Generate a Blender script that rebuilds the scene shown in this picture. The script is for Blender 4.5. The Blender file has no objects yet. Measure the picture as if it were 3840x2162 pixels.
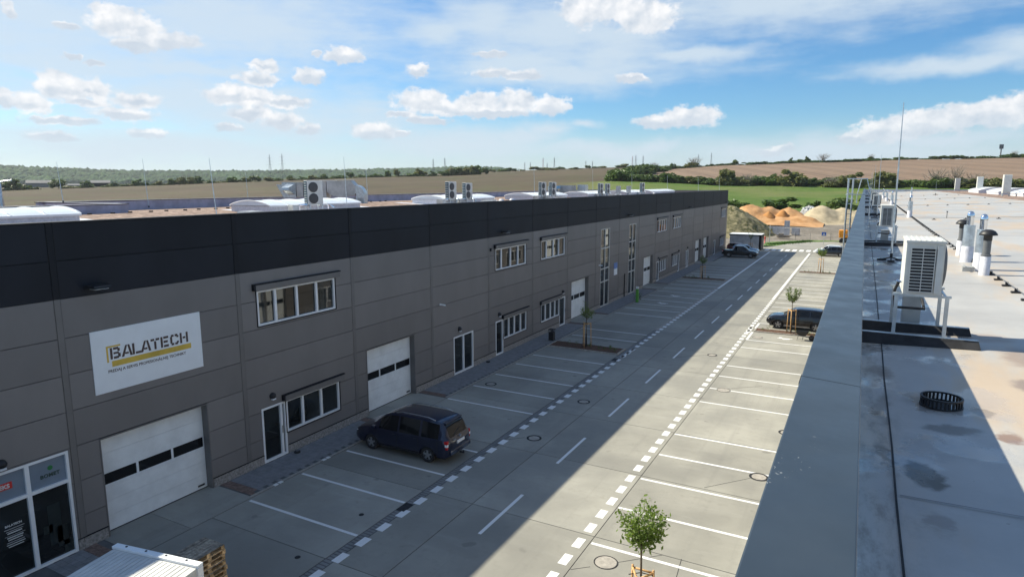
import bpy, bmesh, math, random
from mathutils import Vector, Matrix, noise

random.seed(7)
R = math.radians
sc = bpy.context.scene
COL = sc.collection

# ------------------------------------------------------------------ camera
cam_d = bpy.data.cameras.new('camera'); cam = bpy.data.objects.new('camera', cam_d); COL.objects.link(cam)
yaw, pit, rol = -0.493623767, 0.159077992, -0.0014653
fv = Vector((math.sin(yaw)*math.cos(pit), math.cos(yaw)*math.cos(pit), -math.sin(pit)))
rv = Vector((math.cos(yaw), -math.sin(yaw), 0)); uv = rv.cross(fv)
r2 = rv*math.cos(rol)+uv*math.sin(rol); u2 = uv*math.cos(rol)-rv*math.sin(rol)
M = Matrix((r2, u2, -fv)).transposed().to_4x4(); M.translation = Vector((0, 0, 11))
cam.matrix_world = M
cam_d.sensor_width = 36; cam_d.lens = 2434.1/3840*36
cam_d.clip_start = .1; cam_d.clip_end = 20000
sc.camera = cam
sc.view_settings.view_transform = 'Standard'; sc.view_settings.look = 'None'
sc.view_settings.exposure = 1.03; sc.view_settings.gamma = 1
sc.view_settings.use_curve_mapping = False
SUN_EL = 41.57

# ------------------------------------------------------------------ sun
sd = bpy.data.lights.new('sun', 'SUN'); sun = bpy.data.objects.new('sun', sd); COL.objects.link(sun)
sd.energy = 3.8; sd.angle = R(.53); sd.color = (1, .93, .75)
sdir = Vector((-math.cos(R(SUN_EL)), 0, math.sin(R(SUN_EL))))
sun.rotation_euler = sdir.to_track_quat('Z', 'Y').to_euler(); sun.location = (-60, 40, 60)

# ------------------------------------------------------------------ sky
# clouds: bearing, elevation, half width, half height in degrees
CUM = [(-59.14, 11.89, 0.5, 0.7), (-58.28, 11.47, 1.53, 0.8), (-56.78, 11.18, 1.49, 0.69), (-55.26, 10.6, 1.9, 0.52), (-57.21, 10.14, 1.4, 0.4), (-64.8, 11.57, 0.32, 0.46), (-61.46, 10.93, 0.63, 0.24), (-61.18, 8.86, 0.51, 0.16), (-60.02, 8.47, 0.56, 0.16), (-62.68, 6.95, 0.81, 0.86), (-61.69, 6.76, 1.2, 0.72), (-60.5, 6.76, 0.74, 0.51), (-59.77, 6.72, 0.75, 0.61), (-65.39, 5.81, 0.66, 0.49), (-63.95, 5.53, 0.99, 0.57), (-60.58, 5.83, 1.15, 0.22), (-57.44, 6.27, 1.19, 0.46), (-58.48, 5.2, 1.74, 0.38), (-62.3, 4.45, 1.77, 0.28), (-62.87, 3.32, 1.34, 0.26), (-57.03, 3.82, 1.07, 0.39), (-48.5, 9.27, 1.0, 0.4), (-48.86, 8.2, 1.4, 0.4), (-44.98, 8.64, 0.94, 0.49), (-50.89, 6.95, 1.67, 0.6), (-49.14, 6.73, 1.61, 0.57), (-46.74, 6.48, 1.66, 0.37), (-49.61, 5.59, 1.4, 0.41), (-47.23, 5.05, 1.34, 0.54), (-45.19, 4.4, 0.84, 0.3), (-51.35, 4.41, 0.88, 0.27), (-44.28, 10.3, 0.29, 0.24), (-42.18, 10.29, 1.39, 0.53), (-36.19, 9.34, 0.8, 0.4), (-35.85, 6.95, 1.91, 0.77), (-34.17, 6.49, 1.58, 0.56), (-31.22, 6.69, 2.05, 0.78), (-27.8, 6.84, 1.37, 0.82), (-25.07, 6.61, 1.36, 0.61), (-29.86, 5.97, 3.2, 0.28), (-37.66, 5.79, 1.0, 0.24), (-35.32, 5.39, 1.47, 0.28), (-40.03, 4.45, 1.55, 0.56), (-37.71, 4.16, 0.67, 0.24), (-18.16, 8.63, 1.31, 0.29), (-13.29, 5.47, 2.01, 0.68), (-15.65, 5.16, 1.73, 0.47), (-1.08, 3.4, 1.08, 0.36), (1.01, 3.92, 1.72, 0.7), (3.19, 4.36, 1.96, 0.76), (5.59, 4.64, 1.85, 0.77), (7.7, 4.88, 1.76, 0.8), (9.28, 5.12, 1.13, 0.79), (-7.14, 2.53, 1.0, 0.25), (-5.96, 2.82, 0.78, 0.27), (-22.47, 14.16, 1.54, 1.18), (-19.84, 14.18, 2.38, 0.97), (-17.22, 13.38, 2.13, 0.98), (-29.84, 9.21, 1.36, 0.34), (-27.35, 8.99, 1.36, 0.32), (-30.06, 10.68, 1.13, 0.21)]
SOFT = [(-27.34, 4.09, 3.21, 0.62), (-25.06, 4.74, 2.05, 0.62), (-29.87, 3.64, 2.76, 0.49), (-21.65, 5.15, 1.01, 0.29), (-16.25, 3.43, 2.4, 0.48), (-20.7, 2.93, 4.91, 0.62), (-30.48, 13.63, 4.24, 1.68), (-34.28, 12.37, 3.34, 1.21), (-27.58, 9.84, 7.4, 1.15), (-20.86, 10.68, 7.15, 1.23), (-19.79, 12.29, 5.39, 1.4), (-13.27, 10.1, 4.52, 0.65), (-5.46, 14.0, 12.0, 1.9), (4.63, 8.24, 5.65, 0.61), (9.8, 9.0, 3.5, 0.9), (4.1, 3.32, 5.09, 0.53), (-50.01, 12.2, 10.69, 3.2), (-60.81, 8.63, 7.25, 1.61), (-53.97, 8.63, 9.85, 0.77), (-58.0, 2.8, 13.58, 1.3), (-62, 11, 8, 3.4), (-47, 5.2, 12, 1.6), (-54, 6.4, 14, 1.7), (-33, 3.6, 7, 1.2), (-3.5, 2.4, 9, 1.0), (-26, 12.6, 8, 2.2), (-24, 9.2, 10, 1.1), (-8, 14.2, 14, 1.6)]

class NT:
    def __init__(s, tree): s.t = tree
    def n(s, typ, **kw):
        nd = s.t.nodes.new(typ)
        ins = kw.pop('ins', {})
        for k, v in kw.items(): setattr(nd, k, v)
        for k, v in ins.items():
            if isinstance(v, bpy.types.NodeSocket): s.t.links.new(v, nd.inputs[k])
            else: nd.inputs[k].default_value = v
        return nd
    def m(s, op, a, b=None, c=None, clamp=False):
        nd = s.t.nodes.new('ShaderNodeMath'); nd.operation = op; nd.use_clamp = clamp
        for i, v in enumerate((a, b, c)):
            if v is None: continue
            if isinstance(v, bpy.types.NodeSocket): s.t.links.new(v, nd.inputs[i])
            else: nd.inputs[i].default_value = v
        return nd.outputs[0]
    def vm(s, op, a, b=None, c=None, out=0):
        nd = s.t.nodes.new('ShaderNodeVectorMath'); nd.operation = op
        for i, v in enumerate((a, b, c)):
            if v is None: continue
            if isinstance(v, bpy.types.NodeSocket): s.t.links.new(v, nd.inputs[i])
            else: nd.inputs[i].default_value = v
        return nd.outputs[out]
    def mix(s, f, a, b, mode='MIX'):
        nd = s.t.nodes.new('ShaderNodeMix'); nd.data_type = 'RGBA'; nd.blend_type = mode
        for i, v in ((0, f), (6, a), (7, b)):
            if isinstance(v, bpy.types.NodeSocket): s.t.links.new(v, nd.inputs[i])
            else: nd.inputs[i].default_value = v if i == 0 else (tuple(v)+(1,))[:4]
        return nd.outputs[2]
    def smooth(s, v, lo, hi, a=0., b=1.):
        nd = s.n('ShaderNodeMapRange', interpolation_type='SMOOTHSTEP', ins={0: v, 1: lo, 2: hi, 3: a, 4: b}); return nd.outputs[0]
    def noise(s, vec, scale, detail=4, rough=.55, out=0, dim='3D'):
        nd = s.n('ShaderNodeTexNoise', noise_dimensions=dim, ins={'Scale': scale, 'Detail': detail, 'Roughness': rough})
        if vec is not None: s.t.links.new(vec, nd.inputs['Vector'])
        return nd.outputs[out]

world = bpy.data.worlds.new('World'); sc.world = world; world.use_nodes = True
wt = world.node_tree; wt.nodes.clear(); w = NT(wt)
sky = w.n('ShaderNodeTexSky', sky_type='NISHITA'); sky.sun_disc = False
sky.sun_elevation = R(SUN_EL); sky.sun_rotation = R(-90); sky.altitude = 200
sky.air_density = 1.0; sky.dust_density = .6; sky.ozone_density = 2.2
tc = w.n('ShaderNodeTexCoord'); g = tc.outputs['Generated']
sep = w.n('ShaderNodeSeparateXYZ', ins={0: g})
azn = w.m('MULTIPLY', w.m('ARCTAN2', sep.outputs[0], sep.outputs[1]), 180/math.pi)
eln = w.m('MULTIPLY', w.m('ARCSINE', sep.outputs[2]), 180/math.pi)
P = w.n('ShaderNodeCombineXYZ', ins={0: azn, 1: eln}).outputs[0]
def warp(p, scale, amt, detail=4, rough=.6):
    nz = w.noise(p, scale, detail, rough, out=1)
    return w.vm('MULTIPLY_ADD', w.vm('SUBTRACT', nz, (.5, .5, .5)), (amt, amt*.6, 0), p)
def field(p, lst):
    cur = None
    for a, e, hw, hh in lst:
        hw *= 1.12; hh *= 1.18; q = w.vm('MULTIPLY_ADD', p, (1/hw, 1/hh, 0), (-a/hw, -e/hh, 0))
        l = w.vm('LENGTH', q, out=1)
        cur = l if cur is None else w.m('SMOOTH_MIN', cur, l, .25)
    return cur
# wide field of further clouds all round the sky, added outside the view to lift ambient light
lump = w.noise(w.vm('MULTIPLY', P, (.09, .28, 0)), 1.0, 4, .5)
Pc = warp(warp(P, .5, 1.5, 3), 1.7, .8, 5, .62)
dc = field(Pc, CUM)
fine = w.noise(w.vm('MULTIPLY', P, (1, 1.5, 0)), 1.1, 8, .60)
dcn = w.m('ADD', dc, w.m('MULTIPLY', w.m('SUBTRACT', fine, .5), 1.5))
cov = w.smooth(dcn, 1.38, .92)
Pu = w.vm('ADD', Pc, (.12, .16, 0))
core = w.smooth(dcn, 1.3, .4)
relief = w.m('SUBTRACT', w.noise(w.vm('ADD', P, (0, 0, 3)), .75, 4, .5), w.noise(w.vm('ADD', P, (.35, -.5, 3)), .75, 4, .5))
shade = w.m('ADD', .68, w.m('MULTIPLY', relief, 2.0), clamp=True)
Ps = warp(P, .16, 5., 5, .6)
ds = field(Ps, SOFT)
strk = w.noise(w.vm('MULTIPLY', P, (.12, .5, 0)), 1.6, 6, .62)
soft = w.m('MULTIPLY', w.smooth(w.m('ADD', ds, w.m('MULTIPLY', w.m('SUBTRACT', strk, .5), 1.6)), 1.85, .1), .88)
far = w.m('MULTIPLY', w.smooth(w.m('ABSOLUTE', w.m('ADD', azn, 28)), 44, 60), w.smooth(w.m('ADD', lump, 0), .42, .6))
hi = w.m('MULTIPLY', w.smooth(eln, 15, 20), w.smooth(lump, .47, .66))
soft = w.m('MAXIMUM', soft, w.m('MULTIPLY', w.m('MULTIPLY', w.m('MAXIMUM', far, hi), .55), w.smooth(eln, 0, 4)))  # unseen cloud cover beside and above the view, added to brighten shaded areas
base = w.mix(1., sky.outputs[0], (.80, 1.06, 1.26), 'MULTIPLY')
hsv = w.n('ShaderNodeHueSaturation', ins={'Saturation': 1.12, 'Value': 1.0, 'Color': base}).outputs[0]
dlow = field(w.vm('ADD', Pc, (0, -.5, 0)), CUM); under = w.smooth(w.m('SUBTRACT', dlow, dc), .1, .9)
ccol = w.mix(w.m('MULTIPLY', shade, w.m('SUBTRACT', 1, w.m('MULTIPLY', under, .75))), (5.2, 6.0, 7.0), (9.1, 9.1, 9.2))
scol = (6.1, 7.1, 8.0)
lowc = w.mix(w.m('MULTIPLY', w.smooth(eln, 6, 0), .66), hsv, (6.4, 7.2, 7.8)); c1 = w.mix(soft, lowc, scol)
c2 = w.mix(w.m('MULTIPLY', cov, w.m('MULTIPLY', w.smooth(core, -.1, .6, .55, .97), w.smooth(eln, .5, 5.5, .45, 1.))), c1, ccol)
bg = w.n('ShaderNodeBackground', ins={'Color': c2, 'Strength': .054})
wo = w.n('ShaderNodeOutputWorld'); wt.links.new(bg.outputs[0], wo.inputs[0])
world.cycles.sampling_method = 'MANUAL'; world.cycles.sample_map_resolution = 512

# ------------------------------------------------------------------ materials
def newmat(name):
    m = bpy.data.materials.new(name); m.use_nodes = True
    t = m.node_tree; t.nodes.clear(); n = NT(t)
    bs = n.n('ShaderNodeBsdfPrincipled'); out = n.n('ShaderNodeOutputMaterial')
    t.links.new(bs.outputs[0], out.inputs[0])
    return m, n, bs
def setc(n, bs, key, v):
    if isinstance(v, bpy.types.NodeSocket): n.t.links.new(v, bs.inputs[key])
    elif isinstance(v, (tuple, list)): bs.inputs[key].default_value = (tuple(v)+(1,))[:4]
    else: bs.inputs[key].default_value = v
def mat(name, col, rough=.6, metal=0., var=.12, scale=1.5, bump=0., bscale=20., randobj=0., spec=.5, col2=None, stretch=None, trans=0.):
    m, n, bs = newmat(name)
    tcn = n.n('ShaderNodeNewGeometry').outputs['Position'] if True else None
    vec = tcn if stretch is None else n.vm('MULTIPLY', tcn, stretch)
    nz = n.noise(vec, scale, 5, .6)
    c2 = col2 or tuple(min(1, x*(1+var*2)) for x in col)
    c1 = tuple(x*(1-var) for x in col)
    c = n.mix(n.smooth(nz, .3, .7), c1, c2)
    if randobj:
        oi = n.n('ShaderNodeObjectInfo').outputs['Random']
        v = n.m('ADD', 1-randobj, n.m('MULTIPLY', oi, 2*randobj))
        c = n.mix(1., c, n.n('ShaderNodeCombineXYZ', ins={0: v, 1: v, 2: v}).outputs[0], 'MULTIPLY')
    setc(n, bs, 'Base Color', c); setc(n, bs, 'Roughness', rough); setc(n, bs, 'Metallic', metal)
    bs.inputs['Specular IOR Level'].default_value = spec
    if bump:
        b = n.n('ShaderNodeBump', ins={'Strength': bump, 'Distance': .02, 'Height': n.noise(vec, bscale, 4, .6)})
        n.t.links.new(b.outputs[0], bs.inputs['Normal'])
    return m
def leafmat(name, c1, c2, scale, trans=.25):
    m, n, bs = newmat(name)
    pos = n.n('ShaderNodeNewGeometry').outputs['Position']
    nz = n.noise(pos, scale, 3, .6); oi = n.n('ShaderNodeObjectInfo').outputs['Random']
    f = n.m('ADD', n.m('MULTIPLY', nz, 1.3), n.m('MULTIPLY', n.m('SUBTRACT', oi, .75), .45), clamp=True)
    c = n.mix(f, c1, c2)
    setc(n, bs, 'Base Color', c); setc(n, bs, 'Roughness', .55)
    tr = n.n('ShaderNodeBsdfTranslucent', ins={'Color': n.mix(.5, c, (c2[0]*1.6, c2[1]*1.6, c2[2]*.9))})
    mx = n.n('ShaderNodeMixShader', ins={0: trans}); n.t.links.new(bs.outputs[0], mx.inputs[1]); n.t.links.new(tr.outputs[0], mx.inputs[2])
    out = [x for x in n.t.nodes if x.type == 'OUTPUT_MATERIAL'][0]; n.t.links.new(mx.outputs[0], out.inputs[0])
    return m

M_panel_dark = mat('anthracite cladding', (.013, .0155, .022), .6, var=.12, scale=.6, spec=.25, bump=.25, bscale=1.4, randobj=.12, stretch=(1, 1, .45))
M_panel = mat('grey cladding', (.205, .192, .186), .5, var=.035, scale=.7, spec=.35, bump=.12, bscale=1.6, randobj=.09, stretch=(1, 1, .45))
M_gap = mat('dark joint', (.02, .02, .022), .8)
M_trim = mat('grey metal trim', (.16, .152, .148), .5, var=.05)
M_trimd = mat('dark metal trim', (.010, .012, .017), .6, var=.05, spec=.25)
M_plinth = mat('concrete plinth', (.27, .255, .24), .85, var=.25, scale=14, bump=.5, bscale=60)
M_white = mat('white frame', (.84, .85, .86), .35, var=.03)
M_stone = mat('stone grey frame', (.58, .56, .52), .45)
M_door = mat('white sectional door', (.80, .83, .84), .4, var=.05, scale=1.4)
M_blackp = mat('black plastic', (.015, .015, .017), .5)
M_grey = mat('grey plastic', (.12, .125, .13), .5)
M_rubber = mat('black rubber', (.018, .018, .02), .75, var=.3, scale=8)
M_galv = mat('galvanised steel', (.50, .55, .58), .38, metal=.75, var=.12, scale=7)
M_chrome = mat('polished steel', (.82, .84, .86), .12, metal=1., var=.05, scale=3)
M_duct = mat('grey sheet duct', (.46, .47, .46), .45, metal=.4, var=.15, scale=1.2)
M_acw = mat('ivory painted metal', (.62, .62, .58), .45, var=.05, scale=3)
M_acin = mat('dark coil', (.02, .022, .025), .6)
M_acb = mat('blue dark coil', (.02, .06, .09), .5)
M_paint = mat('road paint', (.74, .75, .74), .6, var=.10, scale=6, bump=.2, bscale=50)
m, n, bs = newmat('worn road paint'); M_paint = m
pos = n.n('ShaderNodeNewGeometry').outputs['Position']
wr_ = n.smooth(n.noise(pos, 9, 6, .72), .56, .70, 0, .65); big_ = n.smooth(n.noise(pos, .5, 3, .6), .4, .65)
c = n.mix(n.m('MULTIPLY', wr_, big_), (.80, .80, .79), (.42, .41, .38)); setc(n, bs, 'Base Color', c); setc(n, bs, 'Roughness', .6)

M_wood = mat('pallet wood', (.58, .38, .19), .8, var=.35, scale=9, randobj=.22, bump=.4, bscale=30)
M_woodg = mat('weathered pallet wood', (.27, .23, .18), .85, var=.35, scale=9, randobj=.22, bump=.4, bscale=30)
M_stake = mat('stake wood', (.50, .30, .13), .7, var=.25, scale=12)
M_bark = mat('bark', (.11, .085, .06), .9, var=.3, scale=20)
M_mulch = mat('bark mulch', (.085, .045, .028), .95, var=.6, scale=30, bump=1., bscale=40)
M_kerb = mat('kerb stone', (.34, .315, .28), .85, var=.15, scale=6, bump=.3)
M_paver = mat('grey paver', (.225, .225, .23), .85, var=.10, scale=3, bump=.4, bscale=60)
M_pbed = mat('paver joint sand', (.11, .11, .11), .9)
M_brick = mat('brown red paver', (.19, .125, .10), .85, var=.2, scale=8, randobj=.15, bump=.3)
M_orange = mat('orange paint', (.75, .30, .02), .4)
M_red = mat('red paint', (.55, .03, .025), .4)
M_blue = mat('blue sign face', (.02, .10, .42), .4)
M_green = mat('green paint', (.10, .32, .05), .5)
M_membw = mat('white membrane wrap', (.62, .62, .66), .5, var=.08, scale=10, bump=.4, bscale=12)
M_mem2 = mat('lilac parapet membrane', (.36, .345, .44), .6, var=.12, scale=1.5, bump=.3, bscale=3)
M_skylight = mat('opal skylight', (.74, .78, .82), .25, var=.04, scale=.6)
M_gravel = mat('roof gravel', (.20, .115, .085), .95, var=.5, scale=3.5, bump=1., bscale=30, col2=(.40, .285, .225))
M_glass, n, bs = newmat('window glass')
gx = n.noise(n.n('ShaderNodeNewGeometry').outputs['Position'], .5, 3, .5)
setc(n, bs, 'Base Color', n.mix(n.smooth(gx, .35, .7), (.006, .008, .009), (.03, .036, .038))); setc(n, bs, 'Roughness', .025); bs.inputs['Specular IOR Level'].default_value = .62
bmp = n.n('ShaderNodeBump', ins={'Strength': .05, 'Distance': .02, 'Height': n.noise(n.n('ShaderNodeNewGeometry').outputs['Position'], .9, 2, .5)}); n.t.links.new(bmp.outputs[0], bs.inputs['Normal'])
M_film = mat('grey window film', (.20, .25, .31), .25, var=.05)
def carpaint(name, c, metal=.3):
    m, n, bs = newmat(name); setc(n, bs, 'Base Color', n.mix(n.noise(None, 3.), tuple(x*.9 for x in c), tuple(x*1.1 for x in c)))
    setc(n, bs, 'Roughness', .32); setc(n, bs, 'Metallic', metal); bs.inputs['Coat Weight'].default_value = 1.; bs.inputs['Coat Roughness'].default_value = .04
    return m
M_navy = carpaint('navy car paint', (.003, .007, .032)); M_blackcar = carpaint('black car paint', (.008, .009, .013)); M_whitecar = carpaint('white car paint', (.70, .73, .76), 0)
M_carglass = mat('car glass', (.006, .007, .009), .06, var=.1, spec=.4)
M_rim = mat('alloy rim', (.42, .43, .45), .3, metal=.8)
M_lamp = mat('clear lamp', (.75, .78, .82), .08)
M_tail = mat('tail lamp', (.45, .01, .012), .12)

# concrete slabs
m, n, bs = newmat('concrete yard slab'); M_conc = m
pos = n.n('ShaderNodeNewGeometry').outputs['Position']
n1 = n.noise(pos, .35, 6, .62); n2 = n.noise(pos, 2.6, 6, .7); n3 = n.noise(n.vm('MULTIPLY', pos, (.6, 3.5, 1)), .5, 4, .6)
c = n.mix(n.smooth(n1, .32, .68), (.275, .265, .230), (.345, .335, .295))
c = n.mix(n.smooth(n2, .50, .78, 0, .55), c, (.215, .207, .182))
c = n.mix(n.smooth(n3, .52, .75, 0, .4), c, (.385, .375, .335))
n4 = n.noise(n.vm('MULTIPLY', pos, (1.6, .05, 1)), 1.0, 4, .6); c = n.mix(n.smooth(n4, .52, .72, 0, .35), c, (.22, .212, .19))
n5 = n.noise(pos, 1.25, 2, .4); c = n.mix(n.smooth(n5, .70, .76, 0, .6), c, (.16, .15, .135))
n6 = n.noise(pos, .16, 5, .6); c = n.mix(n.smooth(n6, .45, .62, 0, .5), c, (.215, .21, .19))
oi = n.n('ShaderNodeObjectInfo').outputs['Random']; v = n.m('ADD', .87, n.m('MULTIPLY', oi, .25))
c = n.mix(1., c, n.n('ShaderNodeCombineXYZ', ins={0: v, 1: v, 2: v}).outputs[0], 'MULTIPLY')
setc(n, bs, 'Base Color', c); setc(n, bs, 'Roughness', n.smooth(n1, .3, .7, .62, .88))
b = n.n('ShaderNodeBump', ins={'Strength': .25, 'Distance': .01, 'Height': n.noise(pos, 45, 4, .7)}); n.t.links.new(b.outputs[0], bs.inputs['Normal'])

# our roof membrane, stained where water stands
m, n, bs = newmat('roof membrane'); M_memb = m
pos = n.n('ShaderNodeNewGeometry').outputs['Position']
wp = n.vm('MULTIPLY_ADD', n.vm('SUBTRACT', n.noise(pos, 3.2, 5, .65, out=1), (.5, .5, .5)), (.34, .5, 0), pos)
c = n.mix(n.smooth(n.noise(pos, .5, 6, .65), .3, .7), (.365, .357, .345), (.46, .45, .43))
def stain(c, cx, cy, rx, ry, col, amt, soft=.6):
    q = n.vm('MULTIPLY_ADD', wp, (1/rx, 1/ry, 0), (-cx/rx, -cy/ry, 0)); l = n.vm('LENGTH', q, out=1)
    return n.mix(n.smooth(l, 1.15, 1.15-soft, 0, amt), c, col)
tan = n.m('MULTIPLY', n.smooth(n.noise(n.vm('MULTIPLY', pos, (1.2, .25, 1)), .8, 6, .6), .46, .66), .6)
c = n.mix(tan, c, (.52, .37, .22))
sx = n.n('ShaderNodeSeparateXYZ', ins={0: pos})
edge = n.m('MULTIPLY', n.smooth(sx.outputs[0], .55, .15), n.smooth(n.noise(n.vm('MULTIPLY', pos, (4, 1.3, 1)), 2.2, 6, .7), .42, .68, 0, .75))
c = n.mix(edge, c, (.18, .165, .145))
for a in [(.50, 5.05, .13, .21, (.07, .062, .048), .85, .45), (.27, 5.3, .05, .25, (.10, .09, .07), .7), (.77, 6.1, .22, .16, (.10, .09, .075), .65), (.62, 5.62, .3, .3, (.27, .27, .27), .5), (1.02, 6.62, .10, .12, (.14, .11, .08), .5), (1.13, 6.05, .10, .16, (.22, .13, .09), .8), (.27, 7.75, .14, .28, (.14, .11, .09), .6), (.30, 9.75, .18, .25, (.17, .13, .10), .6), (1.75, 8.9, .28, .55, (.27, .2, .16), .7), (1.6, 7.7, .2, .3, (.22, .17, .15), .75), (1.45, 9.9, .35, .3, (.30, .22, .17), .6), (.72, 6.75, .3, .35, (.17, .15, .13), .5), (.52, 4.3, .10, .18, (.16, .14, .12), .5), (.27, 6.4, .08, .5, (.15, .14, .12), .5)]:
    c = stain(c, *a)
sp = n.smooth(n.noise(pos, 14, 3, .7), .70, .76, 0, .6); c = n.mix(sp, c, (.16, .14, .12))
setc(n, bs, 'Base Color', c)
wet = n.smooth(n.noise(wp, 1.1, 4, .6), .46, .60)
wet = n.m('MULTIPLY', wet, n.smooth(sx.outputs[0], 1.5, 1.05))
setc(n, bs, 'Roughness', n.smooth(wet, 0, 1, .5, .10)); bs.inputs['Specular IOR Level'].default_value = .5
b = n.n('ShaderNodeBump', ins={'Strength': .35, 'Distance': .012, 'Height': n.m('MULTIPLY', n.noise(pos, 5, 5, .6), n.smooth(wet, 0, 1, 1, .15))}); n.t.links.new(b.outputs[0], bs.inputs['Normal'])
# metal coping of our parapet
m, n, bs = newmat('blue grey coping'); M_coping = m
pos = n.n('ShaderNodeNewGeometry').outputs['Position']
c = n.mix(n.smooth(n.noise(pos, 1.4, 5, .6), .3, .7), (.038, .053, .070), (.050, .067, .086))
sp = n.m('MULTIPLY', n.smooth(n.noise(pos, 60, 2, .6), .66, .71), n.smooth(n.noise(pos, 2.3, 2, .5), .58, .68))
c = n.mix(sp, c, (.42, .43, .42)); setc(n, bs, 'Base Color', c); setc(n, bs, 'Metallic', .15)
setc(n, bs, 'Roughness', n.smooth(n.noise(pos, 2.5, 4, .6), .3, .7, .30, .42))
b = n.n('ShaderNodeBump', ins={'Strength': .3, 'Distance': .02, 'Height': n.noise(n.vm('MULTIPLY', pos, (1, .35, 1)), 1.1, 3, .5)}); n.t.links.new(b.outputs[0], bs.inputs['Normal'])

# terrain: colour attribute 'zone' r=meadow g=building lot b=tilled hill
m, n, bs = newmat('terrain'); M_terr = m
pos = n.n('ShaderNodeNewGeometry').outputs['Position']
at = n.n('ShaderNodeAttribute', attribute_name='zone'); zs = n.n('ShaderNodeSeparateColor', ins={0: at.outputs['Color']})
big = n.noise(pos, .012, 5, .6); mid = n.noise(n.vm('MULTIPLY', pos, (1, 1, 1)), .09, 5, .65); fin = n.noise(pos, .7, 5, .7)
str_ = n.noise(n.vm('MULTIPLY', pos, (.02, .006, 1)), 1.3, 4, .6)
fieldc = n.mix(n.smooth(big, .35, .65), (.080, .062, .042), (.118, .090, .062))
fieldc = n.mix(n.smooth(str_, .46, .62, 0, .5), fieldc, (.085, .098, .042))
fieldc = n.mix(n.smooth(mid, .4, .75, 0, .5), fieldc, (.075, .062, .042))
wv = n.n('ShaderNodeTexWave', wave_type='BANDS', bands_direction='X', ins={'Scale': .014, 'Distortion': 4., 'Detail': 3., 'Detail Scale': .25, 'Vector': n.n('ShaderNodeVectorRotate', rotation_type='Z_AXIS', ins={'Vector': pos, 'Angle': R(-24)}).outputs[0]}).outputs['Fac']
wv2 = n.n('ShaderNodeTexWave', wave_type='BANDS', bands_direction='X', ins={'Scale': .05, 'Distortion': 7., 'Detail': 2., 'Detail Scale': .2, 'Vector': n.n('ShaderNodeVectorRotate', rotation_type='Z_AXIS', ins={'Vector': pos, 'Angle': R(-24)}).outputs[0]}).outputs['Fac']
hill = n.mix(n.smooth(big, .3, .7), (.195, .132, .092), (.235, .165, .118))
hill = n.mix(n.m('MULTIPLY', wv, .75), hill, (.155, .108, .078)); hill = n.mix(n.m('MULTIPLY', wv2, .35), hill, (.30, .23, .17))
mead = n.mix(n.smooth(mid, .35, .65), (.065, .125, .020), (.105, .155, .034))
mead = n.mix(n.smooth(big, .42, .62, 0, .75), mead, (.165, .170, .065))
lot = n.mix(n.smooth(mid, .35, .65), (.185, .165, .140), (.26, .235, .205)); lot = n.mix(n.smooth(fin, .45, .7, 0, .6), lot, (.12, .105, .09))
c = n.mix(zs.outputs[0], fieldc, mead); c = n.mix(zs.outputs[1], c, lot); c = n.mix(zs.outputs[2], c, hill)
setc(n, bs, 'Base Color', c); setc(n, bs, 'Roughness', .95); bs.inputs['Specular IOR Level'].default_value = .15
b = n.n('ShaderNodeBump', ins={'Strength': .6, 'Distance': .6, 'Height': n.m('ADD', fin, n.m('MULTIPLY', mid, 3))}); n.t.links.new(b.outputs[0], bs.inputs['Normal'])

M_leaf = leafmat('young tree leaves', (.028, .075, .010), (.19, .27, .05), 11, .35)
M_hedge = leafmat('hedge leaves', (.030, .070, .018), (.125, .185, .042), .35, .2)
M_hedge2 = leafmat('olive leaves', (.075, .095, .028), (.20, .21, .075), .4, .25)
M_bushy = leafmat('fresh green leaves', (.03, .075, .012), (.11, .18, .03), .5, .25)
M_forest = mat('forest canopy', (.020, .052, .024), .9, var=.4, scale=.012, col2=(.062, .115, .040), spec=.1)
M_twig = mat('bare twigs', (.20, .175, .15), .9)

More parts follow.
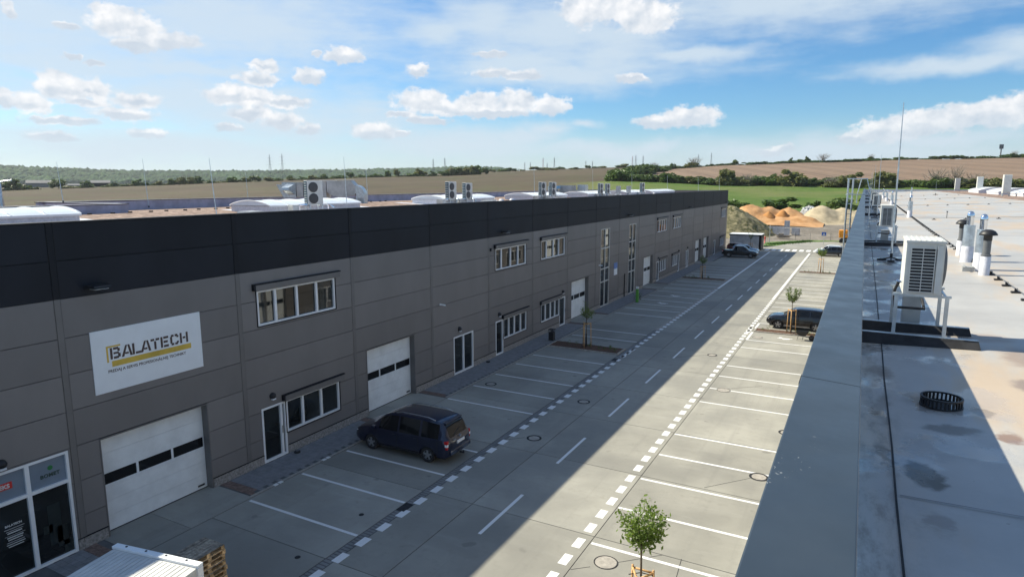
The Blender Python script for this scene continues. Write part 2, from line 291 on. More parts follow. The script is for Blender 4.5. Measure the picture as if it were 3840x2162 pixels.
# ------------------------------------------------------------------ mesh helpers
ORG = {}
class MB:
    def __init__(s): s.v = []; s.f = []; s.mi = []
    def add(s, vs, fs, m=0):
        o = len(s.v); s.v += [tuple(p) for p in vs]
        for f in fs: s.f.append([i+o for i in f]); s.mi.append(m)
        return s
    def box(s, x0, x1, y0, y1, z0, z1, m=0):
        if x0 > x1: x0, x1 = x1, x0
        if y0 > y1: y0, y1 = y1, y0
        if z0 > z1: z0, z1 = z1, z0
        return s.add([(x0,y0,z0),(x1,y0,z0),(x1,y1,z0),(x0,y1,z0),(x0,y0,z1),(x1,y0,z1),(x1,y1,z1),(x0,y1,z1)],
                     [(0,3,2,1),(4,5,6,7),(0,1,5,4),(1,2,6,5),(2,3,7,6),(3,0,4,7)], m)
    def obox(s, c, sx, sy, sz, rz=0, m=0):
        k = MB().box(-sx/2, sx/2, -sy/2, sy/2, 0, sz); ca, sa = math.cos(rz), math.sin(rz)
        return s.add([(c[0]+x*ca-y*sa, c[1]+x*sa+y*ca, c[2]+z) for x, y, z in k.v], k.f, m)
    def beam(s, a, b, wd, ht, m=0):
        a, b = Vector(a), Vector(b); d = (b-a).normalized(); up = Vector((0,0,1)) if abs(d.z) < .95 else Vector((1,0,0))
        sd_ = d.cross(up).normalized()*wd/2; u = sd_.cross(d).normalized()*ht/2
        vs = [a-sd_-u, a+sd_-u, a+sd_+u, a-sd_+u, b-sd_-u, b+sd_-u, b+sd_+u, b-sd_+u]
        return s.add(vs, [(0,1,2,3),(7,6,5,4),(0,4,5,1),(1,5,6,2),(2,6,7,3),(3,7,4,0)], m)
    def tube(s, pts, r, n=8, m=0, cap=True):
        pts = [Vector(p) for p in pts]; rs = r if isinstance(r, (list, tuple)) else [r]*len(pts); o = len(s.v)
        d0 = (pts[1]-pts[0]).normalized(); a = d0.orthogonal().normalized(); 
        for i, p in enumerate(pts):
            d = (pts[min(i+1, len(pts)-1)]-pts[max(i-1, 0)]).normalized()
            a = (a-d*a.dot(d)).normalized(); b = d.cross(a)
            for k in range(n):
                t = 2*math.pi*k/n; s.v.append(tuple(p+(a*math.cos(t)+b*math.sin(t))*rs[i]))
        for i in range(len(pts)-1):
            for k in range(n):
                s.f.append([o+i*n+k, o+i*n+(k+1) % n, o+(i+1)*n+(k+1) % n, o+(i+1)*n+k]); s.mi.append(m)
        if cap:
            s.f.append([o+k for k in reversed(range(n))]); s.mi.append(m)
            s.f.append([o+(len(pts)-1)*n+k for k in range(n)]); s.mi.append(m)
        return s
    def lathe(s, c, prof, n=20, m=0, axis='z'):
        o = len(s.v)
        for r_, h in prof:
            for k in range(n):
                t = 2*math.pi*k/n; x, y, z = r_*math.cos(t), r_*math.sin(t), h
                if axis == 'y': x, y, z = x, z, y
                if axis == 'x': x, y, z = z, x, y
                s.v.append((c[0]+x, c[1]+y, c[2]+z))
        for i in range(len(prof)-1):
            for k in range(n):
                f = [o+i*n+k, o+i*n+(k+1) % n, o+(i+1)*n+(k+1) % n, o+(i+1)*n+k]
                s.f.append(f if axis != 'y' else f[::-1]); s.mi.append(m)
        return s
    def quad(s, a, b, c, d, m=0): return s.add([a, b, c, d], [(0,1,2,3)], m)
    def prism(s, poly, z0, z1, m=0):
        k = len(poly)
        return s.add([(x, y, z0) for x, y in poly]+[(x, y, z1) for x, y in poly],
                     [tuple(reversed(range(k))), tuple(range(k, 2*k))]+[(i, (i+1) % k, k+(i+1) % k, k+i) for i in range(k)], m)
    def grid(s, P, m=0, closed=False):
        o = len(s.v); nr, nc = len(P), len(P[0])
        for r_ in P: s.v += [tuple(p) for p in r_]
        for i in range(nr-1):
            for j in range(nc if closed else nc-1):
                s.f.append([o+i*nc+j, o+i*nc+(j+1) % nc, o+(i+1)*nc+(j+1) % nc, o+(i+1)*nc+j]); s.mi.append(m)
        return s
    def mesh(s, name, mats, smooth=False, off=(0,0,0)):
        me = bpy.data.meshes.new(name); off = Vector(off)
        me.from_pydata([(x-off.x, y-off.y, z-off.z) for x, y, z in s.v], [], s.f)
        for mm in (mats if isinstance(mats, (list, tuple)) else [mats]): me.materials.append(mm)
        if any(s.mi): me.polygons.foreach_set('material_index', s.mi)
        if smooth: me.polygons.foreach_set('use_smooth', [True]*len(me.polygons))
        me.update(); return me
    def build(s, name, mats, parent=None, smooth=False, bevel=0, origin=None):
        if parent is None:
            if origin is None:
                xs = [p[0] for p in s.v]; ys = [p[1] for p in s.v]; zs_ = [p[2] for p in s.v]
                origin = Vector(((min(xs)+max(xs))/2, (min(ys)+max(ys))/2, min(zs_)))
            org = Vector(origin)
        else: org = ORG.get(parent.name, Vector((0,0,0)))
        o = bpy.data.objects.new(name, s.mesh(name, mats, smooth, org)); COL.objects.link(o)
        if parent is None: o.location = org
        else: o.parent = parent
        ORG[o.name] = org
        if smooth == 'auto':
            pass
        if bevel:
            md = o.modifiers.new('bevel', 'BEVEL'); md.width = bevel; md.segments = 2; md.limit_method = 'ANGLE'
        return o
def tag(o, label=None, cat=None, group=None, kind=None):
    if label: o['label'] = label
    if cat: o['category'] = cat
    if group: o['group'] = group
    if kind: o['kind'] = kind
    return o
def thing(name, loc, label, cat, group=None, rz=0):
    o = bpy.data.objects.new(name, None); COL.objects.link(o); o.location = loc; o.rotation_euler.z = rz
    o.empty_display_size = .2; ORG[o.name] = Vector(loc) if rz == 0 else Vector((0,0,0))
    return tag(o, label, cat, group)
def kids(o): return [c for c in bpy.data.objects if c.parent == o]
KIDS = {}
def dup(root, loc, rz=None, label=None, scale=None, group=None):
    if root.name not in KIDS: KIDS[root.name] = [(c, kids(c)) for c in kids(root)]
    r_ = root.copy(); COL.objects.link(r_); r_.location = loc
    if rz is not None: r_.rotation_euler.z = rz
    if scale is not None: r_.scale = (scale,)*3 if not isinstance(scale, (tuple, list)) else scale
    if label: r_['label'] = label
    if group: r_['group'] = group
    for c, gs in KIDS[root.name]:
        cc = c.copy(); COL.objects.link(cc); cc.parent = r_
        for g_ in gs:
            gg = g_.copy(); COL.objects.link(gg); gg.parent = cc
    return r_
def local(root):  # build parts in local coordinates of a thing placed later
    ORG[root.name] = Vector((0,0,0)); return root
def textmesh(txt, size, thick=.004, offset=0., spacing=1.):
    cu = bpy.data.curves.new('t', 'FONT'); cu.body = txt; cu.size = size; cu.extrude = thick/2; cu.offset = offset; cu.space_character = spacing; cu.resolution_u = 3
    ob = bpy.data.objects.new('t', cu); COL.objects.link(ob)
    me = bpy.data.meshes.new_from_object(ob.evaluated_get(bpy.context.evaluated_depsgraph_get()))
    vs = [tuple(v.co) for v in me.vertices]; fs = [tuple(p.vertices) for p in me.polygons]
    bpy.data.objects.remove(ob); bpy.data.curves.remove(cu); bpy.data.meshes.remove(me)
    return vs, fs

# ------------------------------------------------------------------ terrain
RK = [0, 145, 205, 370, 650, 900, 1500, 2400, 3000, 3800, 9000]
TZ = {  # bearing: heights at RK
 -66.2: [0,0,.6,2,6.1,7,5,12,66,72,60], -58.2: [0,0,.8,3,9.8,11,6,12,52,58,50], -50.7: [0,0,1,4,13.2,16,8,14,54,60,50],
 -42.4: [0,0,1.2,5.5,16.9,19.5,12,18,62,68,50], -35.7: [0,0,1.6,7,18.5,24.5,15,20,70,74,50], -31.5: [0,0,2,8.3,20,27,18,22,77,76,50],
 -28.7: [0,0,2.2,9,21.3,29,20,22,72,70,50], -27.0: [0,0,2.4,10,22.2,29.8,20,20,52,45,40], -24: [0,0,2.7,11,23.5,31,22,16,14,10,10],
 -19.5: [0,0,3,12.5,25,33.2,24,16,10,10,10], -17.2: [0,0,3.1,12.5,24.5,34,26,16,10,10,10], -15.4: [0,0,3.1,12,24.1,24,18,12,10,10,10],
 -10.7: [0,0,3.1,10.5,27.6,25,18,12,10,10,10], -4.6: [0,0,3.1,9.8,29.7,27,18,12,10,10,10], -.8: [0,0,3.1,9.1,30.2,27,18,12,10,10,10],
 4.4: [0,0,3.1,9,30.9,27,18,12,10,10,10], 9.6: [0,0,3.1,9,31,27,18,12,10,10,10], 30: [0,0,3.1,9,31,27,18,12,10,10,10]}
TA = sorted(TZ)
def lerp(a, b, t): return a+(b-a)*t
def tz_az(a):
    if a <= TA[0]: return TZ[TA[0]]
    if a >= TA[-1]: return TZ[TA[-1]]
    for i in range(len(TA)-1):
        if a <= TA[i+1]:
            t = (a-TA[i])/(TA[i+1]-TA[i]); return [lerp(p, q, t) for p, q in zip(TZ[TA[i]], TZ[TA[i+1]])]
def tz(a, r_):
    z = tz_az(a)
    for i in range(len(RK)-1):
        if r_ <= RK[i+1]:
            t = (r_-RK[i])/(RK[i+1]-RK[i]); return lerp(z[i], z[i+1], t)
    return z[-1]
def pol(a, r_): return (r_*math.sin(R(a)), r_*math.cos(R(a)))
def tpos(a, r_, dz=0): x, y = pol(a, r_); return (x, y, tz(a, r_)+dz)
azs = [-180, -150, -120, -100, -85, -75, -70]+[x*.75-67 for x in range(0, 112)]+[20, 30, 45, 60, 90, 120, 150, 180]
rs = []
for i in range(len(RK)-1):
    k = [3, 4, 10, 12, 6, 5, 5, 5, 4, 6][i]
    rs += [lerp(RK[i], RK[i+1], j/k) for j in range(k)]
rs.append(RK[-1]); rs[0] = 2
mb = MB(); rows = []; zone = []
for a in azs:
    row = []
    for r_ in rs:
        z = tz(a, r_)-.10
        if r_ > 160: z += .35*noise.noise(Vector((pol(a, r_)[0]*.02, pol(a, r_)[1]*.02, 0)))*min(3, r_/300)
        row.append((*pol(a, r_), z))
        gr = lot = hl = 0
        if r_ < 371: gr = max(0, min(1, (a+24.5)/4)) if r_ > 190 else 0
        if r_ <= 200 and a > -30: lot = 1 if r_ < 190 else .3
        if 371 < r_ < 655 and a > -16.2: hl = 1
        zone += [(gr, lot, hl, 1)]
    rows.append(row)
mb.grid(rows); mb.f = [f[::-1] for f in mb.f]
gnd = tag(mb.build('ground', M_terr, smooth=True, origin=(0,0,0)), kind='structure')
ca = gnd.data.color_attributes.new('zone', 'FLOAT_COLOR', 'POINT')
ca.data.foreach_set('color', [x for c4 in zone for x in c4])

# ------------------------------------------------------------------ yard
road = tag(thing('road', (0,0,0), None, None), kind='structure')
del_keys = [k for k in ('label', 'category') if k in road]
MB().box(-20.4, -.2, -12, 123.4, -.09, -.012).build('slab_bed', M_gap, road)
ys = [18.0+4.93*k for k in range(-6, 22)]
for (x0, x1) in ((-18.44, -13.37), (-13.03, -11.27), (-11.27, -6.73), (-6.73, -.24)):
    for k in range(len(ys)-1):
        g_ = .013
        b_ = MB().box(x0+g_, x1-g_, ys[k]+g_, ys[k+1]-g_, -.011, 0); b_.build('concrete_slab', M_conc, road)
MB().prism([(-14.6,121.6),(-13.4,125),(-12,130),(-9,135.5),(-5,138.6),(4,140.5),(12,140.5),(12,119.2),(-.1,119.2),(-.1,121.65)], -.02, .004).build('concrete_slab', M_conc, road)
# drain channel
MB().box(-13.37, -13.03, -12, 52, -.02, -.006).build('drain_channel', M_pbed, road)
db = MB()
y = 2.
while y < 48:
    if not (16.4 < y < 16.99): db.box(-13.34, -13.06, y, y+.108, -.005, .0)
    y += .15
tag(db.build('grate_bars', mat('grey cast iron', (.2, .2, .195), .6), road), kind='stuff')
MB().box(-13.36, -13.04, 16.42, 16.98, -.004, .006).build('cast_grate', M_rubber, road)
MB().box(-13.36, -13.04, 38.0, 38.6, -.004, .006).build('cast_grate', M_rubber, road)
MB().box(-13.37, -13.03, 48, 122, -.02, -.001).build('drain_channel', M_kerb, road)
# painted marks
def mark(name, x0, x1, y0, y1): MB().box(x0, x1, y0, y1, .001, .0045).build(name, M_paint, road)
for y in [4.6, 7.1, 9.55, 14.5, 16.95, 19.42, 21.85, 27.0, 29.52, 32.0, 34.55, 36.95, 43.45, 45.9, 52.9, 55.6, 58.1, 60.6, 63.2, 66.2, 68.7, 71.3, 74.0, 78.9, 81.4, 83.9, 86.4, 88.9, 95.5, 98., 100.5, 103., 105.5]:
    mark('parking_line', -18.32, -13.4, y-.055, y+.055)
for y in [10.2, 17.6, 20.15, 22.68, 25.2, 27.72, 32.7, 35.22, 37.78, 40.25, 45.4, 47.8, 54.2, 57.4, 59.9, 62.2, 64.6, 67.2, 69.7, 72.2, 74.7, 77.4, 80.2, 82.8, 85.4, 91.3, 93.8, 96.3, 98.8, 101.3, 103.8, 106.3]:
    mark('parking_line', -6.68, -1.6, y-.06, y+.06)
y = 2.06
while y < 70:
    mark('edge_dash', -13.13, -12.85, y, y+.5); y += 1.0
mark('edge_dash', -13.1, -12.93, 39.0, 41.6)
y = 1.9
while y < 66:
    mark('edge_dash', -7.17, -6.9, y, y+.57); y += 1.016
mark('edge_line', -13.13, -12.9, 70.4, 113.5); mark('edge_line', -7.17, -6.92, 66.3, 113.5)
mark('edge_line', -6.75, -6.6, 47.8, 50.6); mark('edge_line', -6.75, -6.6, 52.1, 54.2); mark('edge_line', -7.1, -6.85, 50.3, 52.3)
y = 4.42
while y < 112:
    mark('lane_dash', -10.09, -9.97, y, y+3.0); y += 6.0
for i in range(8): mark('crossing_bar', -14.2+i*1.06, -13.55+i*1.06, 115.6+.12*i, 118.6+.12*i)
for (x, y, rz) in ((-4.3, 49.5, .1), (-15.9, 63.9, 0), (-15.9, 59.3, 0)):   # pale bay symbols
    sy_ = MB(); sy_.obox((x, y, .001), 1.0, .12, .004, rz); sy_.obox((x+.1, y-.22, .001), .5, .2, .004, rz+.3); sy_.obox((x-.3, y+.16, .001), .22, .22, .004, rz); sy_.build('bay_symbol', M_paint, road)
for (y, x) in ((18.4, -18.5), (15.9, -18.47)):
    MB().box(x-.07, x+.07, y-.2, y-.03, .001, .02).build('edge_marker', M_paint, road); MB().box(x-.07, x+.07, y+.03, y+.2, .001, .02).build('edge_marker', M_paint, road)
# saw cuts running to the manholes
for a, b2 in (((-5.6,17.0),(-4.55,18.0)),((-6.7,16.0),(-6.25,16.4)),((-4.0,18.05),(-3.75,15.5)),((-3.0,24.7),(-4.4,23.05)),((-12.4,24.2),(-13.0,23.6)),((-6.3,35.1),(-4.2,36.9)),((-8.3,42.2),(-10.,40.6))):
    MB().beam((a[0], a[1], .002), (b2[0], b2[1], .002), .018, .003).build('saw_cut', M_gap, road)
# kerb between bays and sidewalk
for a, b2 in ((14.7, 22.9), (27.1, 47.6), (51.7, 67.2), (71.2, 91.6)): MB().box(-18.58, -18.46, a, b2, -.05, .012).build('kerb', M_kerb, road)
# sidewalk: pavers
side = tag(thing('pavement', (0,0,0), None, None), kind='structure')
for y0, y1 in ((-12, 10.55), (14.75, 22.9), (27.05, 47.6), (51.75, 67.2), (71.2, 91.6), (95.6, 114.9)):
    MB().box(-20.32, -18.6, y0, y1, -.03, -.004).build('paver_bed', M_pbed if y0 < 90 else M_paver, side)
for y0, y1 in ((10.57, 14.73), (22.92, 27.03), (47.62, 51.73), (67.22, 71.18), (91.62, 95.58)):
    ym = (y0+y1)/2-.35
    MB().box(-20.7, -18.46, y0, ym-.008, -.03, .0).build('apron_slab', M_conc, side)
    MB().box(-20.7, -18.46, ym+.008, y1, -.03, .0).build('apron_slab', M_conc, side)
pav_me = None; cnt = 0; rest = MB(); brk_me = None
spots = []
for y0, y1 in ((8.9, 10.5), (14.8, 22.85), (27.1, 47.55), (51.8, 67.15), (71.25, 91.55)):
    ny = int((y1-y0)/.205); 
    for j in range(ny):
        yy = y0+j*.205; red = ((j < 2 and y0 > 9) or j >= ny-2)
        for i in range(8 if j % 2 else 8):
            xx = -20.28+i*.21+(.05 if j % 2 else 0)
            if xx+.2 > -18.6: continue
            spots.append((xx, yy, red))
spots.sort(key=lambda s_: abs(s_[1]-15.5))
for (xx, yy, red) in spots:
    if cnt < 290:
        zt = random.uniform(-.002, .002)
        if pav_me is None:
            pm = MB().box(0, .196, 0, .196, -.01, .008); pav_me = pm.mesh('paver', M_paver); brk_me = pm.mesh('paver_brown', M_brick)
        o = bpy.data.objects.new('paver', brk_me if red else pav_me); COL.objects.link(o); o.parent = side; o.location = (xx, yy, zt); cnt += 1
    else: rest.box(xx, xx+.196, yy, yy+.196, -.01, .008+random.uniform(-.002, .002), 1 if red else 0)
tag(rest.build('paver', [M_paver, M_brick], side), kind='stuff')
# manholes
def manhole(x, y, rr, label, dark=True):
    t = tag(thing('manhole_cover', (x, y, 0), label, 'manhole cover', 'manhole covers in the yard'))
    MB().lathe((x, y, 0), [(rr, .002), (rr, .009), (rr-.085 if dark else rr-.03, .009), (rr-.085 if dark else rr-.03, .003)], 28).build('ring', M_rubber, t)
    MB().lathe((x, y, 0), [(rr-.095 if dark else rr-.04, .003), (rr-.1 if dark else rr-.045, .010), (.001, .011)], 28).build('lid', M_kerb, t)
manhole(-17.6, 30.2, .33, 'dark ringed manhole cover in the fourth shaded bay before the first planted tree')
manhole(-12.0, 24.33, .33, 'dark ringed manhole cover in the shaded lane nearest the blue car')
manhole(-11.9, 29.86, .33, 'dark ringed manhole cover in the shaded lane further from the blue car')
manhole(-5.92, 16.82, .36, 'pale manhole cover with a thin ring beside the nearest staked tree', False)
manhole(-2.75, 24.92, .36, 'dark ringed manhole cover in the sunny bays cut off by the parapet')
manhole(-2.3, 30.2, .34, 'dark ringed manhole cover hugging the parapet, the farther of two in the sunny bays')
manhole(-7.98, 42.34, .32, 'small manhole cover in the sunny lane just past the shadow edge')
manhole(-5.94, 35.17, .36, 'pale worn manhole cover lying across a white line in the sunny bays', False)
manhole(-6.1, 49.0, .36, 'pale manhole cover in the bay in front of the planter with the wheelbarrow', False)
for (x, y, lb) in ((-14.18, 15.59, 'small black gully cap in the second shaded bay'), (-14.15, 12.73, 'small black gully cap in the nearest shaded bay')):
    tag(MB().lathe((x, y, 0), [(.09, .001), (.085, .008), (.001, .012)], 14).build('gully_cap', M_rubber), lb, 'gully cap', 'gully caps')
for i, (x, y) in enumerate(((-20.0, 18.3), (-20.0, 34.0), (-20.0, 43.6))):
    t = thing('bait_box', (x, y, 0), ['round black bait box against the plinth under the nearest ground floor window', 'round black bait box on the pavers between the glass double door and the next door', 'round black bait box on the pavers beyond the second ground floor window'][i], 'bait box', 'bait boxes along the wall')
    MB().lathe((x, y, 0), [(.13, .0), (.13, .06), (.09, .09), (.07, .09)], 16).build('casing', M_rubber, t, smooth=False)
    MB().lathe((x, y, 0), [(.07, .088), (.001, .1)], 12).build('lid', M_grey, t)

# ------------------------------------------------------------------ facades
def rect_sub(r_, h):
    a0, a1, b0, b1 = r_; c0, c1, d0, d1 = h
    if c0 >= a1 or c1 <= a0 or d0 >= b1 or d1 <= b0: return [r_]
    out = []
    if c0 > a0: out.append((a0, c0, b0, b1))
    if c1 < a1: out.append((c1, a1, b0, b1))
    m0, m1 = max(a0, c0), min(a1, c1)
    if d0 > b0: out.append((m0, m1, b0, d0))
    if d1 < b1: out.append((m0, m1, d1, b1))
    return out
class Facade:
    def __init__(s, root, X, sg): s.root, s.X, s.s, s.open = root, X, sg, []
    def bx(s, b_, y0, y1, z0, z1, d0, d1, m=0): return b_.box(s.X+s.s*d0, s.X+s.s*d1, y0, y1, z0, z1, m)
    def hole(s, y0, y1, z0, z1): s.open.append((y0, y1, z0, z1))
    def panels(s, ystart, pitch, nb, zs_, split, ydetail=999):
        for k in range(nb):
            y0, y1 = ystart+k*pitch, ystart+(k+1)*pitch
            for i in range(len(zs_)-1):
                rc = [(y0+.10, y1-.10, zs_[i]+.010, zs_[i+1]-.010)]
                for h in s.open:
                    rc = [q for r_ in rc for q in rect_sub(r_, h)]
                rc = [q for q in rc if q[1]-q[0] > .01 and q[3]-q[2] > .01]; groups = []
                for q in rc:
                    hit = [g_ for g_ in groups if any(min(q[1], p[1])-max(q[0], p[0]) > -1e-6 and min(q[3], p[3])-max(q[2], p[2]) > -1e-6 for p in g_)]
                    for g_ in hit: groups.remove(g_)
                    groups.append([q]+[p for g_ in hit for p in g_])
                for g_ in groups:
                    b_ = MB()
                    for q in g_: s.bx(b_, *q, -.06, 0)
                    b_.build('wall_panel', M_panel_dark if zs_[i] >= split-.01 else M_panel, s.root)
            for (z0, z1, mm) in ((zs_[0], split, M_trim), (split, zs_[-1], M_trimd)):
                b_ = MB(); s.bx(b_, y0-.085, y0+.085, z0, z1, -.06, .012)
                s.bx(b_, y0-.11, y0-.095, z0, z1, -.03, .004); s.bx(b_, y0+.095, y0+.11, z0, z1, -.03, .004)
                b_.build('joint_cover', mm, s.root)
        yy0, yy1 = ystart, ystart+nb*pitch
        rc = [(yy0, yy1, 0., zs_[-1]-.09)]
        for h in s.open: rc = [q for r_ in rc for q in rect_sub(r_, h)]
        b_ = MB()
        for r_ in rc: s.bx(b_, r_[0], r_[1], r_[2], r_[3], -.22, -.065)
        b_.build('wall_core', M_gap, s.root)
        # plinth
        k = yy0
        while k < yy1:
            rc = [(k+.006, min(k+3.085, yy1)-.006, 0., zs_[0]-.012)]
            for h in s.open: rc = [q for r_ in rc for q in rect_sub(r_, (h[0]-.02, h[1]+.02, h[2], h[3]))]
            b_ = MB()
            for r_ in rc: s.bx(b_, r_[0], r_[1], r_[2], r_[3], -.06, .035)
            if b_.f: b_.build('plinth_block', M_plinth, s.root)
            k += 3.085
        b_ = MB(); 
        rc = [(yy0, yy1, zs_[0]-.012, zs_[0]+.004)]
        for h in s.open: rc = [q for r_ in rc for q in rect_sub(r_, h)]
        for r_ in rc: s.bx(b_, r_[0], r_[1], r_[2], r_[3], -.05, .045)
        b_.build('drip_rail', M_trimd, s.root)
    def garage(s, y0, y1, z1=3.24):
        s.hole(y0, y1, -.1, z1)
        b_ = MB(); s.bx(b_, y0+.002, y0+.038, 0, z1-.002, -.29, .015); s.bx(b_, y1-.038, y1-.002, 0, z1-.002, -.29, .015); s.bx(b_, y0+.04, y1-.04, z1-.04, z1-.003, -.29, .02)
        b_.build('door_reveal', M_trim, s.root)
        s.part_door(y0, y1, z1-.045)
    def part_door(s, y0, y1, z1):
        b_ = MB(); D = -.30
        for za, zb in ((.03, .52), (.527, 1.02), (1.027, 1.50), (2.0, 2.6), (2.607, z1)):
            s.bx(b_, y0+.04, y1-.04, za, zb, D-.05, D)
        s.bx(b_, y0+.04, y1-.04, 1.507, 1.575, D-.05, D); s.bx(b_, y0+.04, y1-.04, 1.94, 1.993, D-.05, D)
        wdt = (y1-y0-.08)
        for i in range(4): yy = y0+.04+wdt*i/3; s.bx(b_, max(yy-.04, y0+.04), min(yy+.04, y1-.04), 1.575, 1.94, D-.05, D)
        o = b_.build('garage_door', M_door, s.root, bevel=0)
        for i in range(3):
            g_ = MB(); s.bx(g_, y0+.08+wdt*i/3, y0+.0+wdt*(i+1)/3, 1.575, 1.94, D-.04, D-.012); g_.build('door_pane', M_carglass, o)
        g_ = MB(); s.bx(g_, y0+.05, y1-.05, 0., .03, D-.04, D+.008); g_.build('door_seal', M_rubber, o)
        g_ = MB(); s.bx(g_, y1-.42, y1-.16, .13, .19, D, D+.03); g_.build('door_handle', M_blackp, o)
        return o
    def glazed(s, name, y0, y1, z0, z1, mull, trans=(), frame=.075, box=False, glassm=None, sub='glass_pane', fd=.05, fm=None):
        s.hole(y0, y1, z0, z1)
        b_ = MB(); f = frame
        s.bx(b_, y0, y1, z0, z0+f, -.10, -.10+.06+fd); s.bx(b_, y0, y1, z1-f, z1, -.10, -.04+fd)
        s.bx(b_, y0, y0+f, z0+f, z1-f, -.10, -.04+fd-.001); s.bx(b_, y1-f, y1, z0+f, z1-f, -.10, -.04+fd-.001)
        yl = [y0+f]+list(mull)+[y1-f]; zl = [z0+f]+list(trans)+[z1-f]
        for m_ in mull: s.bx(b_, m_-.055, m_+.055, z0+f, z1-f, -.09, -.045+fd)
        for t_ in trans: s.bx(b_, y0+f, y1-f, t_-.05, t_+.05, -.08, -.047+fd)
        o = b_.build(name, fm or M_white, s.root)
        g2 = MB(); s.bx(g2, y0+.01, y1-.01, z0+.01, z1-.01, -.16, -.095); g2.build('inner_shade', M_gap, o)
        for i in range(len(yl)-1):
            for j in range(len(zl)-1):
                a0 = yl[i]+(.055 if i else 0); a1 = yl[i+1]-(.055 if i < len(mull) else 0); c0 = zl[j]+(.05 if j else 0); c1 = zl[j+1]-(.05 if j < len(trans) else 0)
                g_ = MB(); s.bx(g_, a0, a1, c0, c1, -.088, -.075+random.uniform(-.004, .004)); g_.build(sub, (glassm or {}).get((i, j), M_glass), o)
        sl = MB(); s.bx(sl, y0-.03, y1+.03, z0-.035, z0-.002, -.1, .05); sl.build('sill', M_trimd, o)
        if box:
            k = MB(); s.bx(k, y0-.12, y1+.22, z1+.012, z1+.24, .0, .15); k.build('blind_box', M_trim, o)
            k = MB(); s.bx(k, y0-.2, y1+.3, z1+.243, z1+.285, .0, .13); s.bx(k, y0-.2, y0-.122, z1+.03, z1+.243, 0, .13); k.build('blind_box_shade_and_cap', M_trimd, o)  # dark top strip stands in for shade above the box; left piece caps the end
            k = MB(); s.bx(k, y0-.05, y0-.02, z0-.02, z1+.02, 0, .03); k.build('blind_rail', M_trimd, o); k = MB(); s.bx(k, y1+.02, y1+.05, z0-.02, z1+.02, 0, .03); k.build('blind_rail', M_trimd, o)
        return o
    def door(s, y0, y1, z1=2.27, leaves=1, light=None):
        o = s.glazed('door', y0, y1, .01, z1, [(y0+y1)/2] if leaves == 2 else ([light] if light else []), frame=.085)
        k = MB(); yy = (y0+y1)/2+.08 if leaves == 2 else (y1-.06 if not light else light-.03)
        k.tube([(s.X+s.s*.06, yy, 1.0), (s.X+s.s*.06, yy, 1.3)], .014, 6); k.build('handle', M_trimd, o)
        return o
def bulkhead(F, y, z, lab):
    t = thing('wall_lamp', (F.X+F.s*.02, y, z), lab, 'wall lamp', 'round wall lamps over the doors')
    MB().lathe((F.X+F.s*.0, y, z), [(.001, .16), (.07, .15), (.12, .1), (.14, .02), (.14, 0)] if F.s > 0 else [(.14, 0), (.14, -.02), (.12, -.1), (.07, -.15), (.001, -.16)], 16, axis='x').build('hood', M_blackp, t, smooth=True)
    MB().box(F.X+F.s*.03, F.X+F.s*.13, y-.08, y+.08, z-.15, z-.09).build('diffuser', M_lamp, t)
def flood(F, y, z, lab):
    t = thing('flood_light', (F.X+F.s*.02, y, z), lab, 'flood light', 'flood lights on the dark band')
    MB().box(F.X, F.X+F.s*.12, y-.04, y+.04, z-.03, z+.03).build('bracket', M_blackp, t)
    b_ = MB(); b_.add([(F.X+F.s*.10, y-.3, z-.05), (F.X+F.s*.10, y+.3, z-.05), (F.X+F.s*.52, y+.26, z+.0), (F.X+F.s*.52, y-.26, z+.0), (F.X+F.s*.10, y-.3, z+.08), (F.X+F.s*.10, y+.3, z+.08), (F.X+F.s*.5, y+.24, z+.06), (F.X+F.s*.5, y-.24, z+.06)], [(0,1,2,3),(7,6,5,4),(0,4,5,1),(1,5,6,2),(2,6,7,3),(3,7,4,0)])
    b_.build('lamp_head', M_blackp, t); MB().box(F.X+F.s*.16, F.X+F.s*.46, y-.2, y+.2, z-.055, z-.045).build('lens', M_lamp, t)

LB = thing('warehouse', (-20.3, 0, 0), 'long grey warehouse with a dark top band, white sectional doors and the company sign', 'warehouse')
F = Facade(LB, -20.3, 1)
Y0, PIT, NB = -8.5, 6.17, 20
for a, b2 in ((-2.0, 1.8), (10.75, 14.55), (23.1, 26.9), (47.8, 51.58), (67.4, 71.0), (91.7, 95.3), (96.9, 100.5)): F.garage(a, b2)
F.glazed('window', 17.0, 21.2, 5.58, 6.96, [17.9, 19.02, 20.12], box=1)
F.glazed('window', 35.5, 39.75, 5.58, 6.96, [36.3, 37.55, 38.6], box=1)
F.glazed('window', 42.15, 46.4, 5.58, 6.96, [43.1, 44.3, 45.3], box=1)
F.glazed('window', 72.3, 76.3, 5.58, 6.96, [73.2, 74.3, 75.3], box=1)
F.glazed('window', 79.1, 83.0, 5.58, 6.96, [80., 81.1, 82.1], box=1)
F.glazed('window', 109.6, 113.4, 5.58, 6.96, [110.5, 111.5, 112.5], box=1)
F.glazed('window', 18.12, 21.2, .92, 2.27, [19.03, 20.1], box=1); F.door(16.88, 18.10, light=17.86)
F.door(30.6, 32.75, leaves=2)
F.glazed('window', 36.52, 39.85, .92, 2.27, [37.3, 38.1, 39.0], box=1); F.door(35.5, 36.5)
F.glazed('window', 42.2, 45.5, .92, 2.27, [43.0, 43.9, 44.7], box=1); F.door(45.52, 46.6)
F.glazed('stair_window', 54.4, 56.7, .01, 7.05, [55.55], trans=(2.27, 3.45, 5.3), frame=.07, fm=M_stone); F.glazed('stair_window', 62.3, 64.5, .01, 7.05, [63.4], trans=(2.27, 3.45, 5.3), frame=.07, fm=M_stone)
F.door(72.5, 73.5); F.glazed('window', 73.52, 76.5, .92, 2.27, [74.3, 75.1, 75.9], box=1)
F.glazed('window', 79.2, 82.0, .92, 2.27, [80., 80.7, 81.4], box=1); F.door(82.02, 82.95)
